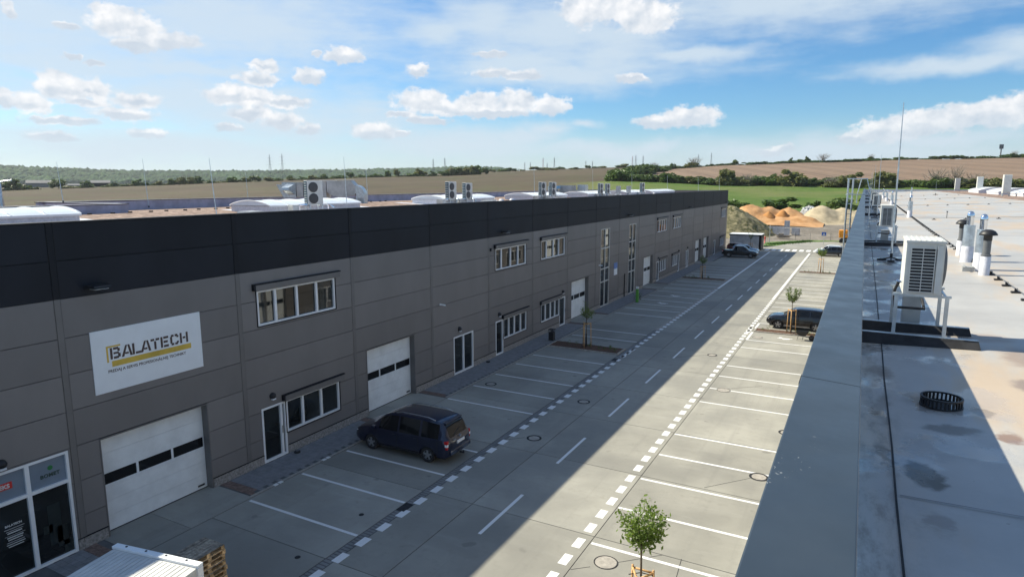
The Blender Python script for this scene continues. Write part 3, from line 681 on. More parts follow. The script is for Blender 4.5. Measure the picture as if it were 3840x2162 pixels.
F.door(86.3, 87.8, leaves=2); F.door(104.3, 105.7); F.glazed('window', 109.4, 112.7, .92, 2.27, [110.2, 111.1, 112.], box=1)
shop = F.glazed('shop_front', 6.55, 9.84, .0, 3.22, [8.74], trans=(2.30,), frame=.075, glassm={(0, 1): M_film, (1, 1): M_film})
zz = [.36, 1.05, 2.15, 3.26, 4.37, 5.47, 6.57, 7.73, 8.84, 9.93]
F.panels(Y0, PIT, NB, zz, 7.73)
yE = Y0+NB*PIT
k = MB(); k.box(-20.62, -20.26, Y0, yE+.02, 9.932, 9.955); k.build('coping', M_trimd, LB)
MB().box(-20.55, -20.36, Y0, yE, 9.0, 9.93).build('parapet', M_mem2, LB)
MB().box(-20.44, -20.37, Y0, yE, 9.0, 9.925).build('parapet_lining', M_membw, LB)
k = MB(); k.add([(-20.5, Y0, 9.05), (-20.5, yE, 9.05), (-33, Y0, 9.55), (-33, yE, 9.55), (-43, Y0, 9.33), (-43, yE, 9.33)], [(0,1,3,2), (2,3,5,4)]); k.build('roof', M_gravel, LB)
for (x0, x1, za, zb) in ((-20.56, -24.6, 9.056, 9.218),): MB().quad((x0, Y0, za), (x0, yE, za), (x1, yE, zb), (x1, Y0, zb)).build('roof_membrane', M_membw, LB)
for i, y in enumerate((16.0, 25.5, 34.7, 41.5, 53.3, 65.6, 78, 90, 102)):   # pale walkway strips across the gravel
    MB().quad((-24.6, y, 9.225), (-24.6, y+.9, 9.225), (-33, y+.9, 9.56), (-33, y, 9.56)).build('roof_walkway', M_membw, LB)
MB().box(-43, -20.62, yE-.3, yE, 0, 9.93).build('end_wall', M_panel, LB); MB().box(-43.3, -43.0, Y0, yE, 0, 9.3).build('back_wall', M_panel, LB)
for (x0, x1, y0, y1) in ((-42.85, -42.55, 20.6, yE-.35), (-35.2, -34.85, 1.0, 21.2), (-42.5, -35.25, 20.9, 21.2)):
    MB().box(x0, x1, y0, y1, 9.3, 9.97).build('fire_wall', M_mem2, LB); MB().box(x0-.05, x1+.05, y0-.05, y1+.05, 9.972, 10.0).build('fire_wall_coping', M_trimd, LB)
    MB().box(x0-.01, x1-.06, y0, y1, 10.002, 10.012).build('fire_wall_coping', M_membw, LB)
# shop front prints
def wall_text(txt, size, y, z, parent, m, sg=1, X=-20.3, d=.04, offset=0., spacing=1., thick=.004, name='lettering'):
    vs, fs = textmesh(txt, size, thick, offset, spacing)
    b_ = MB().add([(X+sg*(d+p[2]), y+p[0], z+p[1]) for p in vs], fs); return b_.build(name, m, parent)
M_ink = mat('dark ink', (.07, .045, .042), .5); M_yel = mat('yellow print', (.62, .42, .06), .5); M_inkg = mat('green print', (.02, .22, .06), .5); M_signw = mat('white sign face', (.84, .87, .89), .45, var=.02); M_wtxt = mat('white print', (.6, .62, .62), .5)
dS = -.066
wall_text('BOMET', .15, 9.08, 2.60, shop, mat('dark green print', (.03, .07, .06), .5), d=dS, offset=.006, spacing=1.1)
MB().lathe((-20.3+dS, 9.36, 2.86), [(.07, 0), (.07, .004), (.001, .004)], 14, axis='x').build('print', M_inkg, shop)
MB().box(-20.3+dS, -20.3+dS+.003, 7.6, 8.38, 2.66, 2.86).build('print', M_red, shop)
wall_text('LEKS', .16, 7.98, 2.70, shop, M_wtxt, d=dS+.004, offset=.006)
wall_text('BALATECH', .085, 8.08, 1.58, shop, M_wtxt, d=dS, offset=.003)
for i, (l_, wd_) in enumerate(((.5, .012), (.42, .01), (.36, .03), (.5, .008), (.4, .03), (.36, .03), (.44, .012), (.46, .02), (.38, .02))):
    MB().box(-20.3+dS, -20.3+dS+.003, 8.30-l_/2, 8.30+l_/2, 1.50-i*.065, 1.50-i*.065+wd_).build('print', M_wtxt, shop)
# blurred goods seen behind the shop glass
for a in ((9.15, .5, 1.75, .35), (9.35, .35, 1.0, .3), (9.0, .9, 1.15, .25), (9.5, .1, .5, .35)):
    MB().box(-20.3-.0745, -20.3-.070, a[0], a[0]+a[3], a[1], a[2]).build('display_goods', mat('dim goods', (.022, .03, .03), .1), shop)
# company sign
CS = thing('company_sign', (-20.29, 12.6, 4.63), 'large white company sign with brown and yellow lettering above the nearest garage door', 'sign')
MB().box(-20.298, -20.27, 10.79, 14.5, 4.63, 6.6).build('board', M_signw, CS)
X_ = -20.27
def strokes(ch):   # stencil capitals in a 1 x 1 cell: boxes (x0,x1,y0,y1) and slanted bars
    t = .2
    return {'B': [('b',0,t,0,1),('b',.3,.75,.8,1),('b',.3,.78,.41,.58),('b',.3,.75,0,.2),('b',.68,.88,.62,.88),('b',.7,.92,.1,.42)],
            'A': [('s',0,0,.40,1),('s',.80,0,.40+.2,1),('b',.34,.66,.2,.36)],
            'L': [('b',0,t,0,1),('b',.3,.8,0,.2)], 'T': [('b',0,.36,.8,1),('b',.5,.86,.8,1),('b',.33,.53,0,.74)],
            'E': [('b',0,t,0,1),('b',.3,.8,.8,1),('b',.3,.72,.4,.6),('b',.3,.8,0,.2)],
            'C': [('b',0,t,.18,.82),('b',.1,.38,.8,1),('b',.1,.38,0,.2),('b',.5,.78,.8,1),('b',.5,.78,0,.2),('b',.68,.88,.68,.86),('b',.68,.88,.14,.32)],
            'H': [('b',0,t,0,1),('b',.66,.86,0,1),('b',.3,.58,.42,.6)]}[ch]
lw, lh = .37, .36; yy = 11.33; ADV = dict(B=.95, A=.97, L=.72, T=.93, E=.93, C=.97, H=.9)
sgn = MB()
for i, ch in enumerate('BALATECH'):
    big = 1.0
    for st in strokes(ch):
        if st[0] == 'b': sgn.box(X_, X_+.008, yy+st[1]*lw*.93, yy+st[2]*lw*.93, 5.64+st[3]*lh, 5.64+st[4]*lh)
        else:
            x0, y0_, x1, y1_ = [st[1]*lw*.93, st[2], st[3]*lw*.93, st[4]]; wd_ = .075
            a0, a1, b0, b1 = yy+x0, yy+x0+wd_, yy+x1-.0, yy+x1+wd_*.8
            sgn.add([(X_, a0, 5.64), (X_, a1, 5.64), (X_, b1, 5.64+lh), (X_, b0, 5.64+lh), (X_+.008, a0, 5.64), (X_+.008, a1, 5.64), (X_+.008, b1, 5.64+lh), (X_+.008, b0, 5.64+lh)], [(0,3,2,1),(4,5,6,7),(0,1,5,4),(1,2,6,5),(2,3,7,6),(3,0,4,7)])
    yy += lw*ADV[ch]*.99
sgn.build('lettering', M_ink, CS)
MB().box(X_, X_+.008, 11.22, 11.27, 5.56, 6.07).box(X_, X_+.008, 11.27, 11.66, 6.02, 6.07).build('yellow_bracket', M_yel, CS)
MB().box(X_, X_+.006, 11.36, 14.08, 5.40, 5.58).build('yellow_bar', M_yel, CS)
wall_text('PREDAJ A SERVIS PROFESION\u00c1LNEJ TECHNIKY', .128, 11.22, 5.23, CS, M_ink, d=.031, offset=.0025)
wall_text('PROFESSIONAL MACHINERY', .10, 11.46, 5.45, CS, mat('pale yellow print', (.72, .55, .15), .5), d=.037, spacing=1.25) if False else None
labs = ['round dark wall lamp beside the shop front at the left edge', 'round dark wall lamp above the nearest glazed single door', 'round dark wall lamp above the glass double door', 'round dark wall lamp above the third door, next to the four pane window', 'round dark wall lamp above the door just before the third garage door', 'round dark wall lamp by the door beyond the two tall stair windows', 'round dark wall lamp above the door beside the far ground floor window', 'round dark wall lamp above the far narrow double door']
for (y, z), l_ in zip(((8.15, 3.45), (17.45, 2.66), (31.2, 2.66), (35.95, 2.68), (46.1, 2.68), (73.0, 2.62), (82.4, 2.62), (87.0, 2.62)), labs): bulkhead(F, y, z, l_)
for (y, z), l_ in zip(((11.05, 7.98), (36.4, 7.98), (61.9, 7.98), (86.8, 7.98), (112.8, 7.98)), ['flat black flood light above the company sign', 'flat black flood light above the second upstairs window', 'flat black flood light above the far tall stair window', 'flat black flood light beyond the pair of upstairs windows', 'flat black flood light near the far end of the facade']): flood(F, y, z, l_)
for (y, z), l_ in zip(((29.3, 4.42), (54.0, 3.9)), ('small white security camera on the wall left of the double door', 'small white security camera beside the first tall stair window')):
    t = thing('security_camera', (-20.28, y, z), l_, 'security camera', 'white security cameras')
    MB().box(-20.3, -20.24, y-.05, y+.05, z-.05, z+.05).build('mount', M_white, t); MB().tube([(-20.22, y, z), (-20.0, y+.12, z-.04)], .045, 10).build('camera_body', M_white, t)
t = thing('motion_sensor', (-20.28, 34.9, 6.95), 'small dark sensor box on a panel joint beside the second upstairs window', 'sensor'); MB().box(-20.3, -20.2, 34.8, 34.95, 6.88, 7.06).build('casing', M_blackp, t); MB().box(-20.2, -20.17, 34.83, 34.92, 6.9, 6.98).build('lens', M_grey, t)
t = thing('wall_banner', (-20.28, 58.4, 2.5), 'small blue and white notice board between the two tall stair windows', 'notice board')
MB().box(-20.3, -20.26, 58.0, 58.85, 2.5, 3.1).build('white_field', M_signw, t); MB().box(-20.3, -20.26, 58.0, 58.85, 3.102, 3.66).build('blue_field', mat('pale blue print', (.12, .22, .5), .5), t)
t = thing('drain_pipe', (-20.25, 61, 0), 'thin dark drain pipe beside the second tall stair window', 'drain pipe')
MB().tube([(-20.22, 61, 0), (-20.22, 61, 2.3)], .05, 8).build('pipe', M_blackp, t); MB().box(-20.3, -20.15, 60.93, 61.07, 2.1, 2.16).build('clip', M_grey, t)

# our own building (right)
RB = thing('near_warehouse', (0, 60, 0), 'warehouse under the camera with blue grey parapet and pale flat roof', 'warehouse')
G = Facade(RB, -.23, -1)
Z0 = -8.5
for a, b2 in ((6.5, 10.3), (17, 20.8), (33, 36.8), (55, 58.8), (61, 64.8), (86, 89.8), (110, 113.8)): G.garage(a, b2)
for a in (13, 27.5, 40.5, 46.5, 68, 74, 93, 99, 120): G.glazed('window', a, a+4.2, 5.58, 6.96, [a+1.05, a+2.1, a+3.15]); G.glazed('window', a+.9, a+4.1, .92, 2.27, [a+2., a+3.05]); G.door(a-.25, a+.85)
G.panels(Z0, PIT, 28, zz, 7.73)
zE = Z0+28*PIT
MB().box(-.50, -.4, zE-.02, zE, 0, 1).v
cp = MB(); cp.add([(-.235, Z0, 9.925), (.057, Z0, 9.905), (.057, zE, 9.905), (-.235, zE, 9.925), (-.235, Z0, 9.955), (.057, Z0, 9.935), (.057, zE, 9.935), (-.235, zE, 9.955)], [(0,3,2,1),(4,5,6,7),(0,1,5,4),(1,2,6,5),(2,3,7,6),(3,0,4,7)])
cp = MB()
nseg = 28
for i in range(nseg):
    a, b2 = Z0+i*(zE-Z0)/nseg+.002, Z0+(i+1)*(zE-Z0)/nseg-.002
    q = MB().add([(-.236, a, 9.86), (.058, a, 9.85), (.058, b2, 9.85), (-.236, b2, 9.86), (-.236, a, 9.945), (.058, a, 9.925), (.058, b2, 9.925), (-.236, b2, 9.945)], [(0,3,2,1),(4,5,6,7),(0,1,5,4),(1,2,6,5),(2,3,7,6),(3,0,4,7)])
    q.build('coping_sheet', M_coping, RB, bevel=.006)
MB().box(-.17, .045, Z0, zE, 8.9, 9.86).build('parapet', M_membw, RB)
rm = MB(); xs = [.045, .10, .32, .8, 1.4, 2.4, 5, 9, 12.5]
rows = []
for j in range(91):
    y = Z0+(zE-Z0)*j/90; row = []
    for x in xs:
        z = 9.01+.038*x
        if x == .045: z = 9.10
        if x == .10: z = 9.02
        if x > .2: z += .008*noise.noise(Vector((x*1.1, y*.35, 0)))
        row.append((x, y, z))
    rows.append(row)
rm.grid(rows); rm.f = [f[::-1] for f in rm.f]; rm.build('roof_membrane', M_memb, RB, smooth=True)
MB().box(12.5, 60, Z0, zE, 9.3, 9.488).build('roof_gravel', M_gravel, RB)
MB().box(.0, 60, zE, zE+.25, 0, 9.75).build('end_wall', M_panel, RB); MB().box(.06, 60, zE-.06, zE-.003, 9.0, 9.76).build('end_upstand', mat('pale blue grey membrane', (.42, .45, .50), .5), RB)
# seams
MB().add([(.305, Z0, 9.034), (.322, Z0, 9.035), (.322, zE, 9.035), (.305, zE, 9.034)], [(0,1,2,3)]).build('seam', M_gap, RB) if False else None
pts = []; y = Z0
sm = MB(); 
while y < 150:
    y2 = y+1.0 if y < 30 else y+5
    a = .318+.012*noise.noise(Vector((y*.6, 0, 0))); b2 = .318+.012*noise.noise(Vector((y2*.6, 0, 0)))
    sm.quad((a-.006, y, 9.034), (a+.007, y, 9.0345), (b2+.007, y2, 9.0345), (b2-.006, y2, 9.034)); y = y2
sm.build('roof_seam', M_rubber, RB)
for y in (4.6, 15.2, 30, 45, 60): MB().quad((.34, y, 9.034), (.34, y+.014, 9.034), (6, y+.014-.25, 9.249), (6, y-.25, 9.249)).build('roof_seam', mat('grey seam', (.25, .25, .25), .8), RB)

# ------------------------------------------------------------------ roof things, right
def rz_(x): return 9.01+.038*x
def ac_small(y, lab, first=None):
    if first: return dup(first, (.7, y, 9.02), label=lab)
    t = local(thing('air_conditioner', (.7, y, 9.02), lab, 'air conditioner', 'outdoor units behind the parapet')); 
    x0, x1, y0, y1, z0, z1 = -.20, .20, -.40, .40, .64, 1.30
    b_ = MB(); b_.box(x0, x1, y0+.02, y1, z0, z1-.03); b_.box(x0-.008, x1+.008, y0-.0, y1+.008, z1-.03, z1); 
    for i in range(7): b_.box(x0+.02+i*.055, x0+.04+i*.055, y0+.02, y1-.02, z1, z1+.006)
    cas = b_.build('casing', M_acw, t, bevel=.008)
    MB().box(x0+.055, x0+.30, y0-.002, y0+.018, z0+.04, z1-.09).build('coil', M_acin, t)
    g_ = MB(); gx0, gx1, gz0, gz1 = x0+.05, x0+.305, z0+.035, z1-.085
    for xx in (gx0, (gx0+gx1)/2-.004, gx1-.008): g_.box(xx, xx+.008, y0-.016, y0-.004, gz0, gz1)
    for i in range(15): zc = gz0+i*(gz1-gz0-.008)/14; g_.box(gx0, gx1, y0-.014, y0-.003, zc, zc+.009)
    g_.build('grille', M_acw, t)
    MB().box(x1-.08, x1-.02, y0-.012, y0+.02, z0+.03, z1-.06).build('corner_cover', M_acw, t)
    fan = MB().lathe((x1, 0, (z0+z1)/2), [(.27, .008), (.26, .035), (.2, .05), (.06, .055), (.001, .055)], 24, axis='x').build('fan_guard', M_grey, t, smooth=True)
    MB().lathe((x0-.035, -.1, z0+.12), [(.02, -.03), (.02, .03), (.001, .03)], 10, axis='x').build('valve', M_chrome, t)
    MB().tube([(x0-.03, -.1, z0+.12), (x0-.07, -.05, z0), (x0-.05, .05, .4), (.1, .35, .35), (.1, .75, .42)], .018, 7).build('refrigerant_pipe', M_rubber, t)
    fr = MB()
    for yy in (-.36, .42):
        for xx in (-.26, .27): fr.box(xx-.02, xx+.02, yy-.02, yy+.02, .13, .62)
        fr.box(-.30, .31, yy-.022, yy+.022, .615, .64)
        fr.box(-.60, .62, yy-.03, yy+.03, .128, .136)
    for xx in (-.26, .27): fr.box(xx-.012, xx+.012, -.36, .42, .60, .615)
    fr.box(-.30, -.22, -.36, -.34, .64, .65)
    fr.build('stand', M_galv, t)
    for yy in (-.36, .44):
        bm_ = MB().add([(-.64, yy-.12, 0), (.64, yy-.12, .045), (.64, yy+.12, .045), (-.64, yy+.12, 0), (-.64, yy-.05, .128), (.62, yy-.05, .128), (.62, yy+.05, .128), (-.64, yy+.05, .128)], [(0,3,2,1),(4,5,6,7),(0,1,5,4),(1,2,6,5),(2,3,7,6),(3,0,4,7)])
        bm_.build('rubber_beam', M_rubber, t)
    MB().box(-.12, .10, .80, 1.0, .0, .42).box(-.13, .11, .79, 1.01, .42, .45).build('duct_box', M_duct, t)
    return t
ord_ = ['nearest', 'second', 'third', 'fourth', 'fifth', 'sixth', 'farthest']
ac0 = None
for i, y in enumerate((9.62, 24.25, 47.4, 62, 78, 96, 118)):
    a_ = ac_small(y, f'ivory outdoor air conditioner on a steel stand, {ord_[i]} of the row behind the parapet', ac0); ac0 = ac0 or a_
def rod(x, y, z, top, lab, lean=(0, 0), base=True, first=None, r0=.016):
    t = thing('lightning_rod', (x, y, z), lab, 'lightning rod', 'lightning rods on the roofs')
    MB().tube([(x, y, z+.12), (x+lean[0]*.5, y+lean[1]*.5, (z+top)/2), (x+lean[0], y+lean[1], top)], [r0, r0*.8, r0*.35], 6).build('rod', M_galv, t)
    b_ = MB()
    for k in range(3 if base else 0):
        an = k*2.094+.5; b_.beam((x, y, z+.1), (x+.25*math.cos(an), y+.25*math.sin(an), z+.02), .03, .03)
        b_.obox((x+.24*math.cos(an), y+.24*math.sin(an), z-.01), .16, .16, .05, an)
    b_.box(x-.03, x+.03, y-.03, y+.03, z+.08, z+.2); b_.build('tripod_base', M_rubber, t)
for i, y in enumerate((19.3, 43.5, 67, 91, 115)): rod(.72, y, 9.03, 13.0-.35*(i > 0), f'tall grey lightning rod on the near roof, {["nearest", "second", "third", "fourth", "farthest"][i]} along the parapet', (-.03, 0), r0=.024)
rod(9.3, 116, 9.37, 11.4, 'short thin lightning rod standing at the gravel edge of the near roof')
rod(15.5, 66, 9.48, 12.8, 'thin lightning rod on the gravel at the right edge of the picture')
def flue(x, y, lab, r_=.125, h1=.42, h2=.92, top=1.26):
    z = rz_(x)-.02; t = thing('flue', (x, y, z), lab, 'flue', 'steel flues on the near roof')
    MB().lathe((x, y, z), [(r_+.025, 0), (r_+.012, .03), (r_+.006, h1-.03), (r_-.01, h1)], 24).build('collar', M_membw, t, smooth=True)
    MB().lathe((x, y, z), [(r_-.004, h1-.02), (r_-.004, h2), (r_*.4, h2+.005)], 24).build('outer_pipe', M_galv, t, smooth=False)
    MB().lathe((x, y, z), [(r_*.62, h2), (r_*.62, top-.15), (r_*.64, top-.12), (r_*.58, top-.05), (r_*.35, top-.01), (.001, top)], 20).build('cowl', M_chrome, t, smooth=True)
    MB().box(x-.01, x+.01, y-r_-.006, y-r_+.006, z+h1, z+h2).build('seam', M_galv, t)
flue(2.32, 19.3, 'thick steel flue with polished cowl, the left one of the nearest pair')
flue(2.36, 17.55, 'thick steel flue with polished cowl behind the black capped vent pipe', r_=.115)
flue(2.34, 43.5, 'lone steel flue with polished cowl further along the near roof', r_=.12)
for i, y in enumerate((68, 84, 100, 112)): flue(2.2 if i < 3 else 6.0, y, f'small distant steel flue on the near roof, {["first", "second", "third", "rightmost"][i]} beyond the lone flue', r_=.12)
def blackvent(x, y, lab):
    z = rz_(x)-.03; t = thing('vent_pipe', (x, y, z), lab, 'vent pipe', 'black capped vent pipes')
    MB().lathe((x, y, z), [(.11, 0), (.095, .03), (.095, .42), (.08, .44)], 20).build('collar', M_membw, t, smooth=True)
    MB().lathe((x, y, z), [(.09, .42), (.09, .47), (.072, .475), (.072, .8), (.06, .8)], 20).build('pipe', M_grey, t)
    MB().lathe((x, y, z), [(.078, .76), (.078, .86), (.165, .87), (.16, .90), (.12, .955), (.06, .985), (.001, .99)], 22).build('cap', M_blackp, t, smooth=True)
blackvent(2.33, 16.6, 'black capped vent pipe in front of the nearest pair of flues')
blackvent(2.36, 20.9, 'black capped vent pipe half hidden behind the left flue')
# roof drain basket
t = thing('roof_drain', (.74, 6.72, rz_(.74)), 'round black slotted drain basket standing on the wet roof', 'roof drain')
zb = rz_(.74)
MB().lathe((.74, 6.72, zb), [(.168, .0), (.168, .018), (.150, .02), (.150, 0)], 32).build('rim', M_blackp, t); MB().lathe((.74, 6.72, zb), [(.165, .075), (.165, .088), (.147, .088), (.147, .075), (.165, .075)], 32).build('rim', M_blackp, t)
for k in range(30):
    an = 2*math.pi*k/30; MB().obox((.74+.156*math.cos(an), 6.72+.156*math.sin(an), zb+.018), .012, .016, .058, an).build('slat', M_blackp, t)
MB().lathe((.74, 6.72, zb), [(.15, .004), (.001, .006)], 24).build('floor', M_rubber, t)
# lightning conductor with ballast holders
def conductor(pts, step, lab, parent_name='lightning_conductor', big=.07, scale_end=1.):
    t = thing(parent_name, (pts[0][0], pts[0][1], rz_(pts[0][0])), lab, 'lightning conductor', 'lightning conductors on the near roof')
    MB().tube([(x, y, rz_(x)+.075) for x, y in pts], .007, 5).build('wire', M_grey, t)
    hm = None
    for (a, b2) in zip(pts[:-1], pts[1:]):
        L_ = math.hypot(b2[0]-a[0], b2[1]-a[1]); n_ = int(L_/step)
        for i in range(n_):
            f_ = (i+.5)/n_; x, y = lerp(a[0], b2[0], f_), lerp(a[1], b2[1], f_)
            if hm is None: hm = MB().box(-big, big, -big*.7, big*.7, -.01, .028).box(-.022, .022, -.022, .022, .028, .08).mesh('holder', M_rubber)
            o = bpy.data.objects.new('holder', hm); COL.objects.link(o); o.parent = t; o.location = Vector((x, y, rz_(x)))-ORG[t.name]
conductor([(2.47, 8.5), (2.45, 30), (2.5, 60), (2.62, 120)], .85, 'long lightning conductor on black blocks running away beside the flues')
for y, l_ in ((40.5, 'nearest'), (64, 'second'), (87, 'third'), (110, 'farthest')): conductor([(2.6, y), (12.3, y+.6)], 1.35, f'cross lightning conductor over the pale roof, {l_} of four', big=.09)
t = thing('pipe_stub', (4.0, 42.2, rz_(4)), 'small grey pipe stub on the pale near roof', 'pipe stub'); MB().tube([(4, 42.2, rz_(4)), (4, 42.2, rz_(4)+.35)], .018, 6).build('pipe', M_grey, t); MB().box(3.96, 4.04, 42.16, 42.24, rz_(4)+.33, rz_(4)+.37).build('cap', M_rubber, t)
tag(MB().box(2.02, 2.24, 17.2, 17.42, rz_(2.1), rz_(2.1)+.10).box(2.05, 2.08, 17.1, 17.5, rz_(2.1)+.1, rz_(2.1)+.12).box(2.18, 2.21, 17.1, 17.5, rz_(2.1)+.1, rz_(2.1)+.12).build('pipe_support', M_duct), 'small grey pipe support block beside the flues', 'pipe support')
# big units far right and skylights on gravel
for i, (x, y, h, wd_) in enumerate(((16.0, 156, 2.2, .85), (17.1, 136, 2.3, .85), (15.0, 98, 2.2, .8))):
    z = 9.49; t = thing('rooftop_unit', (x, y, z), f'tall ivory rooftop unit on the gravel, {["leftmost and farthest", "middle", "nearest and largest"][i]} of three at right', 'rooftop unit', 'tall rooftop units at right')
    b_ = MB().box(x-wd_/2, x+wd_/2, y-.4, y+.4, z+.35, z+.35+h); b_.build('casing', M_acw, t, bevel=.03)
    for k in range(12): MB().box(x-wd_/2-.02, x-wd_/2, y-.34, y+.34, z+.5+k*h/13, z+.5+k*h/13+.05).build('louvre', M_acw, t)
    MB().box(x-wd_*.42, x+wd_*.42, y-.42, y-.4, z+.45, z+.25+h).build('front_panel', M_acw, t)
    MB().box(x-wd_/2, x-wd_/2+.1, y-.4, y+.4, z, z+.35).build('base_foot', M_galv, t); MB().box(x+wd_/2-.1, x+wd_/2, y-.4, y+.4, z, z+.35).build('base_foot', M_galv, t)
def skylight(x0, x1, y0, y1, zb_, zs_, rise, lab, nr=None, grp='barrel skylights', nbar=None):
    t = thing('skylight', ((x0+x1)/2, (y0+y1)/2, zb_), lab, 'skylight', grp)
    MB().box(x0+.05, x1-.05, y0+.05, y1-.05, zb_-.1, zs_).build('upstand', M_membw, t)
    P_ = []; N = 12; yn = 2
    for yy in (y0, y1): P_.append([(lerp(x0, x1, k/N), yy, zs_+.02+rise*math.sin(math.pi*k/N)**.8*1.0 if 0 < k < N else zs_+.02) for k in range(N+1)])
    v_ = MB().grid(P_); 
    for pr in P_: v_.add(pr, [tuple(range(len(pr)))])
    v_.build('vault', M_skylight, t)
    nbar = nbar or max(2, int((y1-y0)/1.25))
    for i in range(nbar+1):
        yy = lerp(y0, y1, i/nbar)
        MB().tube([(lerp(x0, x1, k/N), yy, zs_+.03+(rise*math.sin(math.pi*k/N)**.8 if 0 < k < N else 0)) for k in range(N+1)], .03, 5).build('glazing_bar', M_white, t)
    MB().box(x0-.03, x0+.04, y0, y1, zs_-.06, zs_+.03).build('edge_rail', M_white, t); MB().box(x1-.04, x1+.03, y0, y1, zs_-.06, zs_+.03).build('edge_rail', M_white, t)
    return t
for i, (y0, y1) in enumerate(((60, 66), (76, 82), (94, 102), (110, 120), (128, 140))): skylight(16, 21, y0, y1, 9.49, 9.85, .5, f'pale barrel skylight on the right hand gravel strip, {["nearest", "second", "third", "fourth", "farthest"][i]} of five', grp='skylights on the near roof')

# ------------------------------------------------------------------ ladder over the parapet
t = thing('roof_ladder', (-.7, 40, 0), 'galvanised access ladder rising above the parapet with hoop handrails', 'ladder')
st = MB()
for x, y in ((-.82, 40), (-.60, 40.5)): st.tube([(x, y, .1), (x, y, 11.26)], .045, 8)
st.build('stile', M_galv, t)
rg = MB()
for i in range(38): pass
for i in range(37): MB().tube([(-.82, 40, .4+i*.28), (-.60, 40.5, .4+i*.28)], .016, 6).build('rung', M_galv, t)
MB().tube([(-.9, 40, 11.26), (.05, 40, 11.26), (.28, 40, 10.45), (.28, 40, 9.05)], .03, 7).tube([(-.60, 40.5, 11.26), (.1, 40.5, 11.26)], .03, 7).tube([(-.2, 40.2, 11.26), (-.36, 40.2, 10.4), (-.36, 40.2, 9.94)], .025, 6).build('hoop_rail', M_galv, t)
MB().tube([(-.92, 40, 10.42), (.3, 40, 10.42)], .025, 6).build('mid_rail', M_galv, t)
t = thing('roof_hoop', (-42.6, 18.9, 9.33), 'pale blue steel hoop ladder rail at the left edge beyond the skylight', 'ladder rail')
MB().tube([(-42.3, 18.6, 9.4), (-42.6, 18.8, 11.1), (-42.9, 19.0, 9.4)], .05, 7).build('hoop', M_galv, t); MB().tube([(-44, 18.2, 11.0), (-42.2, 19.2, 11.25)], .05, 7).build('top_bar', M_galv, t)
MB().box(-42.9, -42.1, 18.4, 19.0, 9.33, 9.45).build('foot_block', M_rubber, t)

# ------------------------------------------------------------------ left roof things
for i, (y0, y1, zb_, zs_) in enumerate(((5.3, 15.4, 9.35, 9.80), (25.2, 32.6, 9.5, 9.83), (42.2, 50, 9.5, 9.83), (57.5, 66, 9.5, 9.83), (72, 80, 9.5, 9.83), (86, 95, 9.5, 9.83), (98, 112, 9.5, 9.83))):
    skylight(-31.8, -28.6, y0, y1, zb_, zs_, .27, 'white barrel skylight on the grey warehouse roof, '+['nearest and cut off at the left', 'in front of the big duct unit', 'behind the first pair of twin fan units', 'behind the second pair of twin fan units', 'behind the third pair of twin fan units', 'behind the last twin fan unit', 'at the far end'][i], grp='skylights on the grey warehouse')
M_fan = mat('dark fan grille', (.05, .052, .055), .5)
def ac_twin(x, y, z, s_, lab, first=None):
    if first: return dup(first, (x, y, z), label=lab, scale=s_)
    t = local(thing('twin_fan_unit', (x, y, z), lab, 'air conditioner', 'twin fan units on the grey warehouse')); t.scale = (s_,)*3
    MB().box(-.20, .20, -.50, .50, .48, 1.90).build('casing', M_acw, t, bevel=.02)
    # front faces right (+x): fans; left end (-y) coil
    for zc in (.85, 1.5): MB().lathe((.20, -.12, zc), [(.30, 0), (.30, .03), (.26, .045), (.001, .05)], 22, axis='x').build('fan_guard', M_fan, t)
    MB().box(-.17, .17, -.515, -.50, .54, 1.86).build('coil', M_acb, t)
    for k in range(9): MB().box(-.15, .12, -.525, -.515, .6+k*.14, .63+k*.14).build('louvre', M_acw, t)
    MB().box(.2, .215, .3, .48, .56, 1.84).build('service_panel', M_acw, t)
    f_ = MB()
    for yy in (-.4, .4): f_.box(-.3, .3, yy-.04, yy+.04, .42, .48); f_.box(-.28, -.22, yy-.03, yy+.03, 0, .42); f_.box(.22, .28, yy-.03, yy+.03, 0, .42)
    f_.build('stand', M_galv, t)
    MB().tube([(-.1, -.9, .12), (-.1, -.9, .45), (.1, -.55, .5), (.1, -.45, .5)], .07, 8).tube([(.1, -1.1, .1), (.1, 1.4, .1)], .08, 8).tube([(.0, .9, .05), (.0, .9, .5), (.0, 1.3, .3)], .06, 8).build('insulated_pipes', M_chrome, t)
    MB().box(-.3, .3, -1.5, -1.1, 0, .5).build('pipe_box', M_duct, t)
    return t
tw = ac_twin(-27.3, 27.2, 9.42, .95, 'twin fan air conditioner in front of the big duct unit, nearest of all')
tw.rotation_euler.z = R(-16)
for (x, y, s_, l_) in ((-28.3, 42.6, .95, 'left twin fan unit of the first pair on the grey warehouse'), (-28.3, 45.0, .9, 'right twin fan unit of the first pair on the grey warehouse'), (-28.3, 59.0, .95, 'left twin fan unit of the second pair on the grey warehouse'), (-28.2, 61.2, .95, 'right twin fan unit of the second pair on the grey warehouse'), (-28.4, 75.6, .9, 'left twin fan unit of the third pair on the grey warehouse'), (-28.4, 78, .88, 'right twin fan unit of the third pair on the grey warehouse'), (-28.3, 92.2, .95, 'single twin fan unit far along the grey warehouse roof')):
    ac_twin(x, y, 9.40, s_, l_, tw).rotation_euler.z = R(-4)
for (x, y) in ((-29.2, 84.5), (-28.6, 87.0)): 
    t = thing('far_unit', (x, y, 9.4), 'plain grey upright unit before the last twin fan unit, '+('left' if x < -29 else 'right')+' of two', 'rooftop unit', 'plain upright units'); MB().box(x-.2, x+.2, y-.4, y+.4, 9.7, 10.75).build('casing', M_duct, t); MB().box(x-.25, x+.25, y-.45, y+.45, 9.4, 9.7).build('stand', M_galv, t)
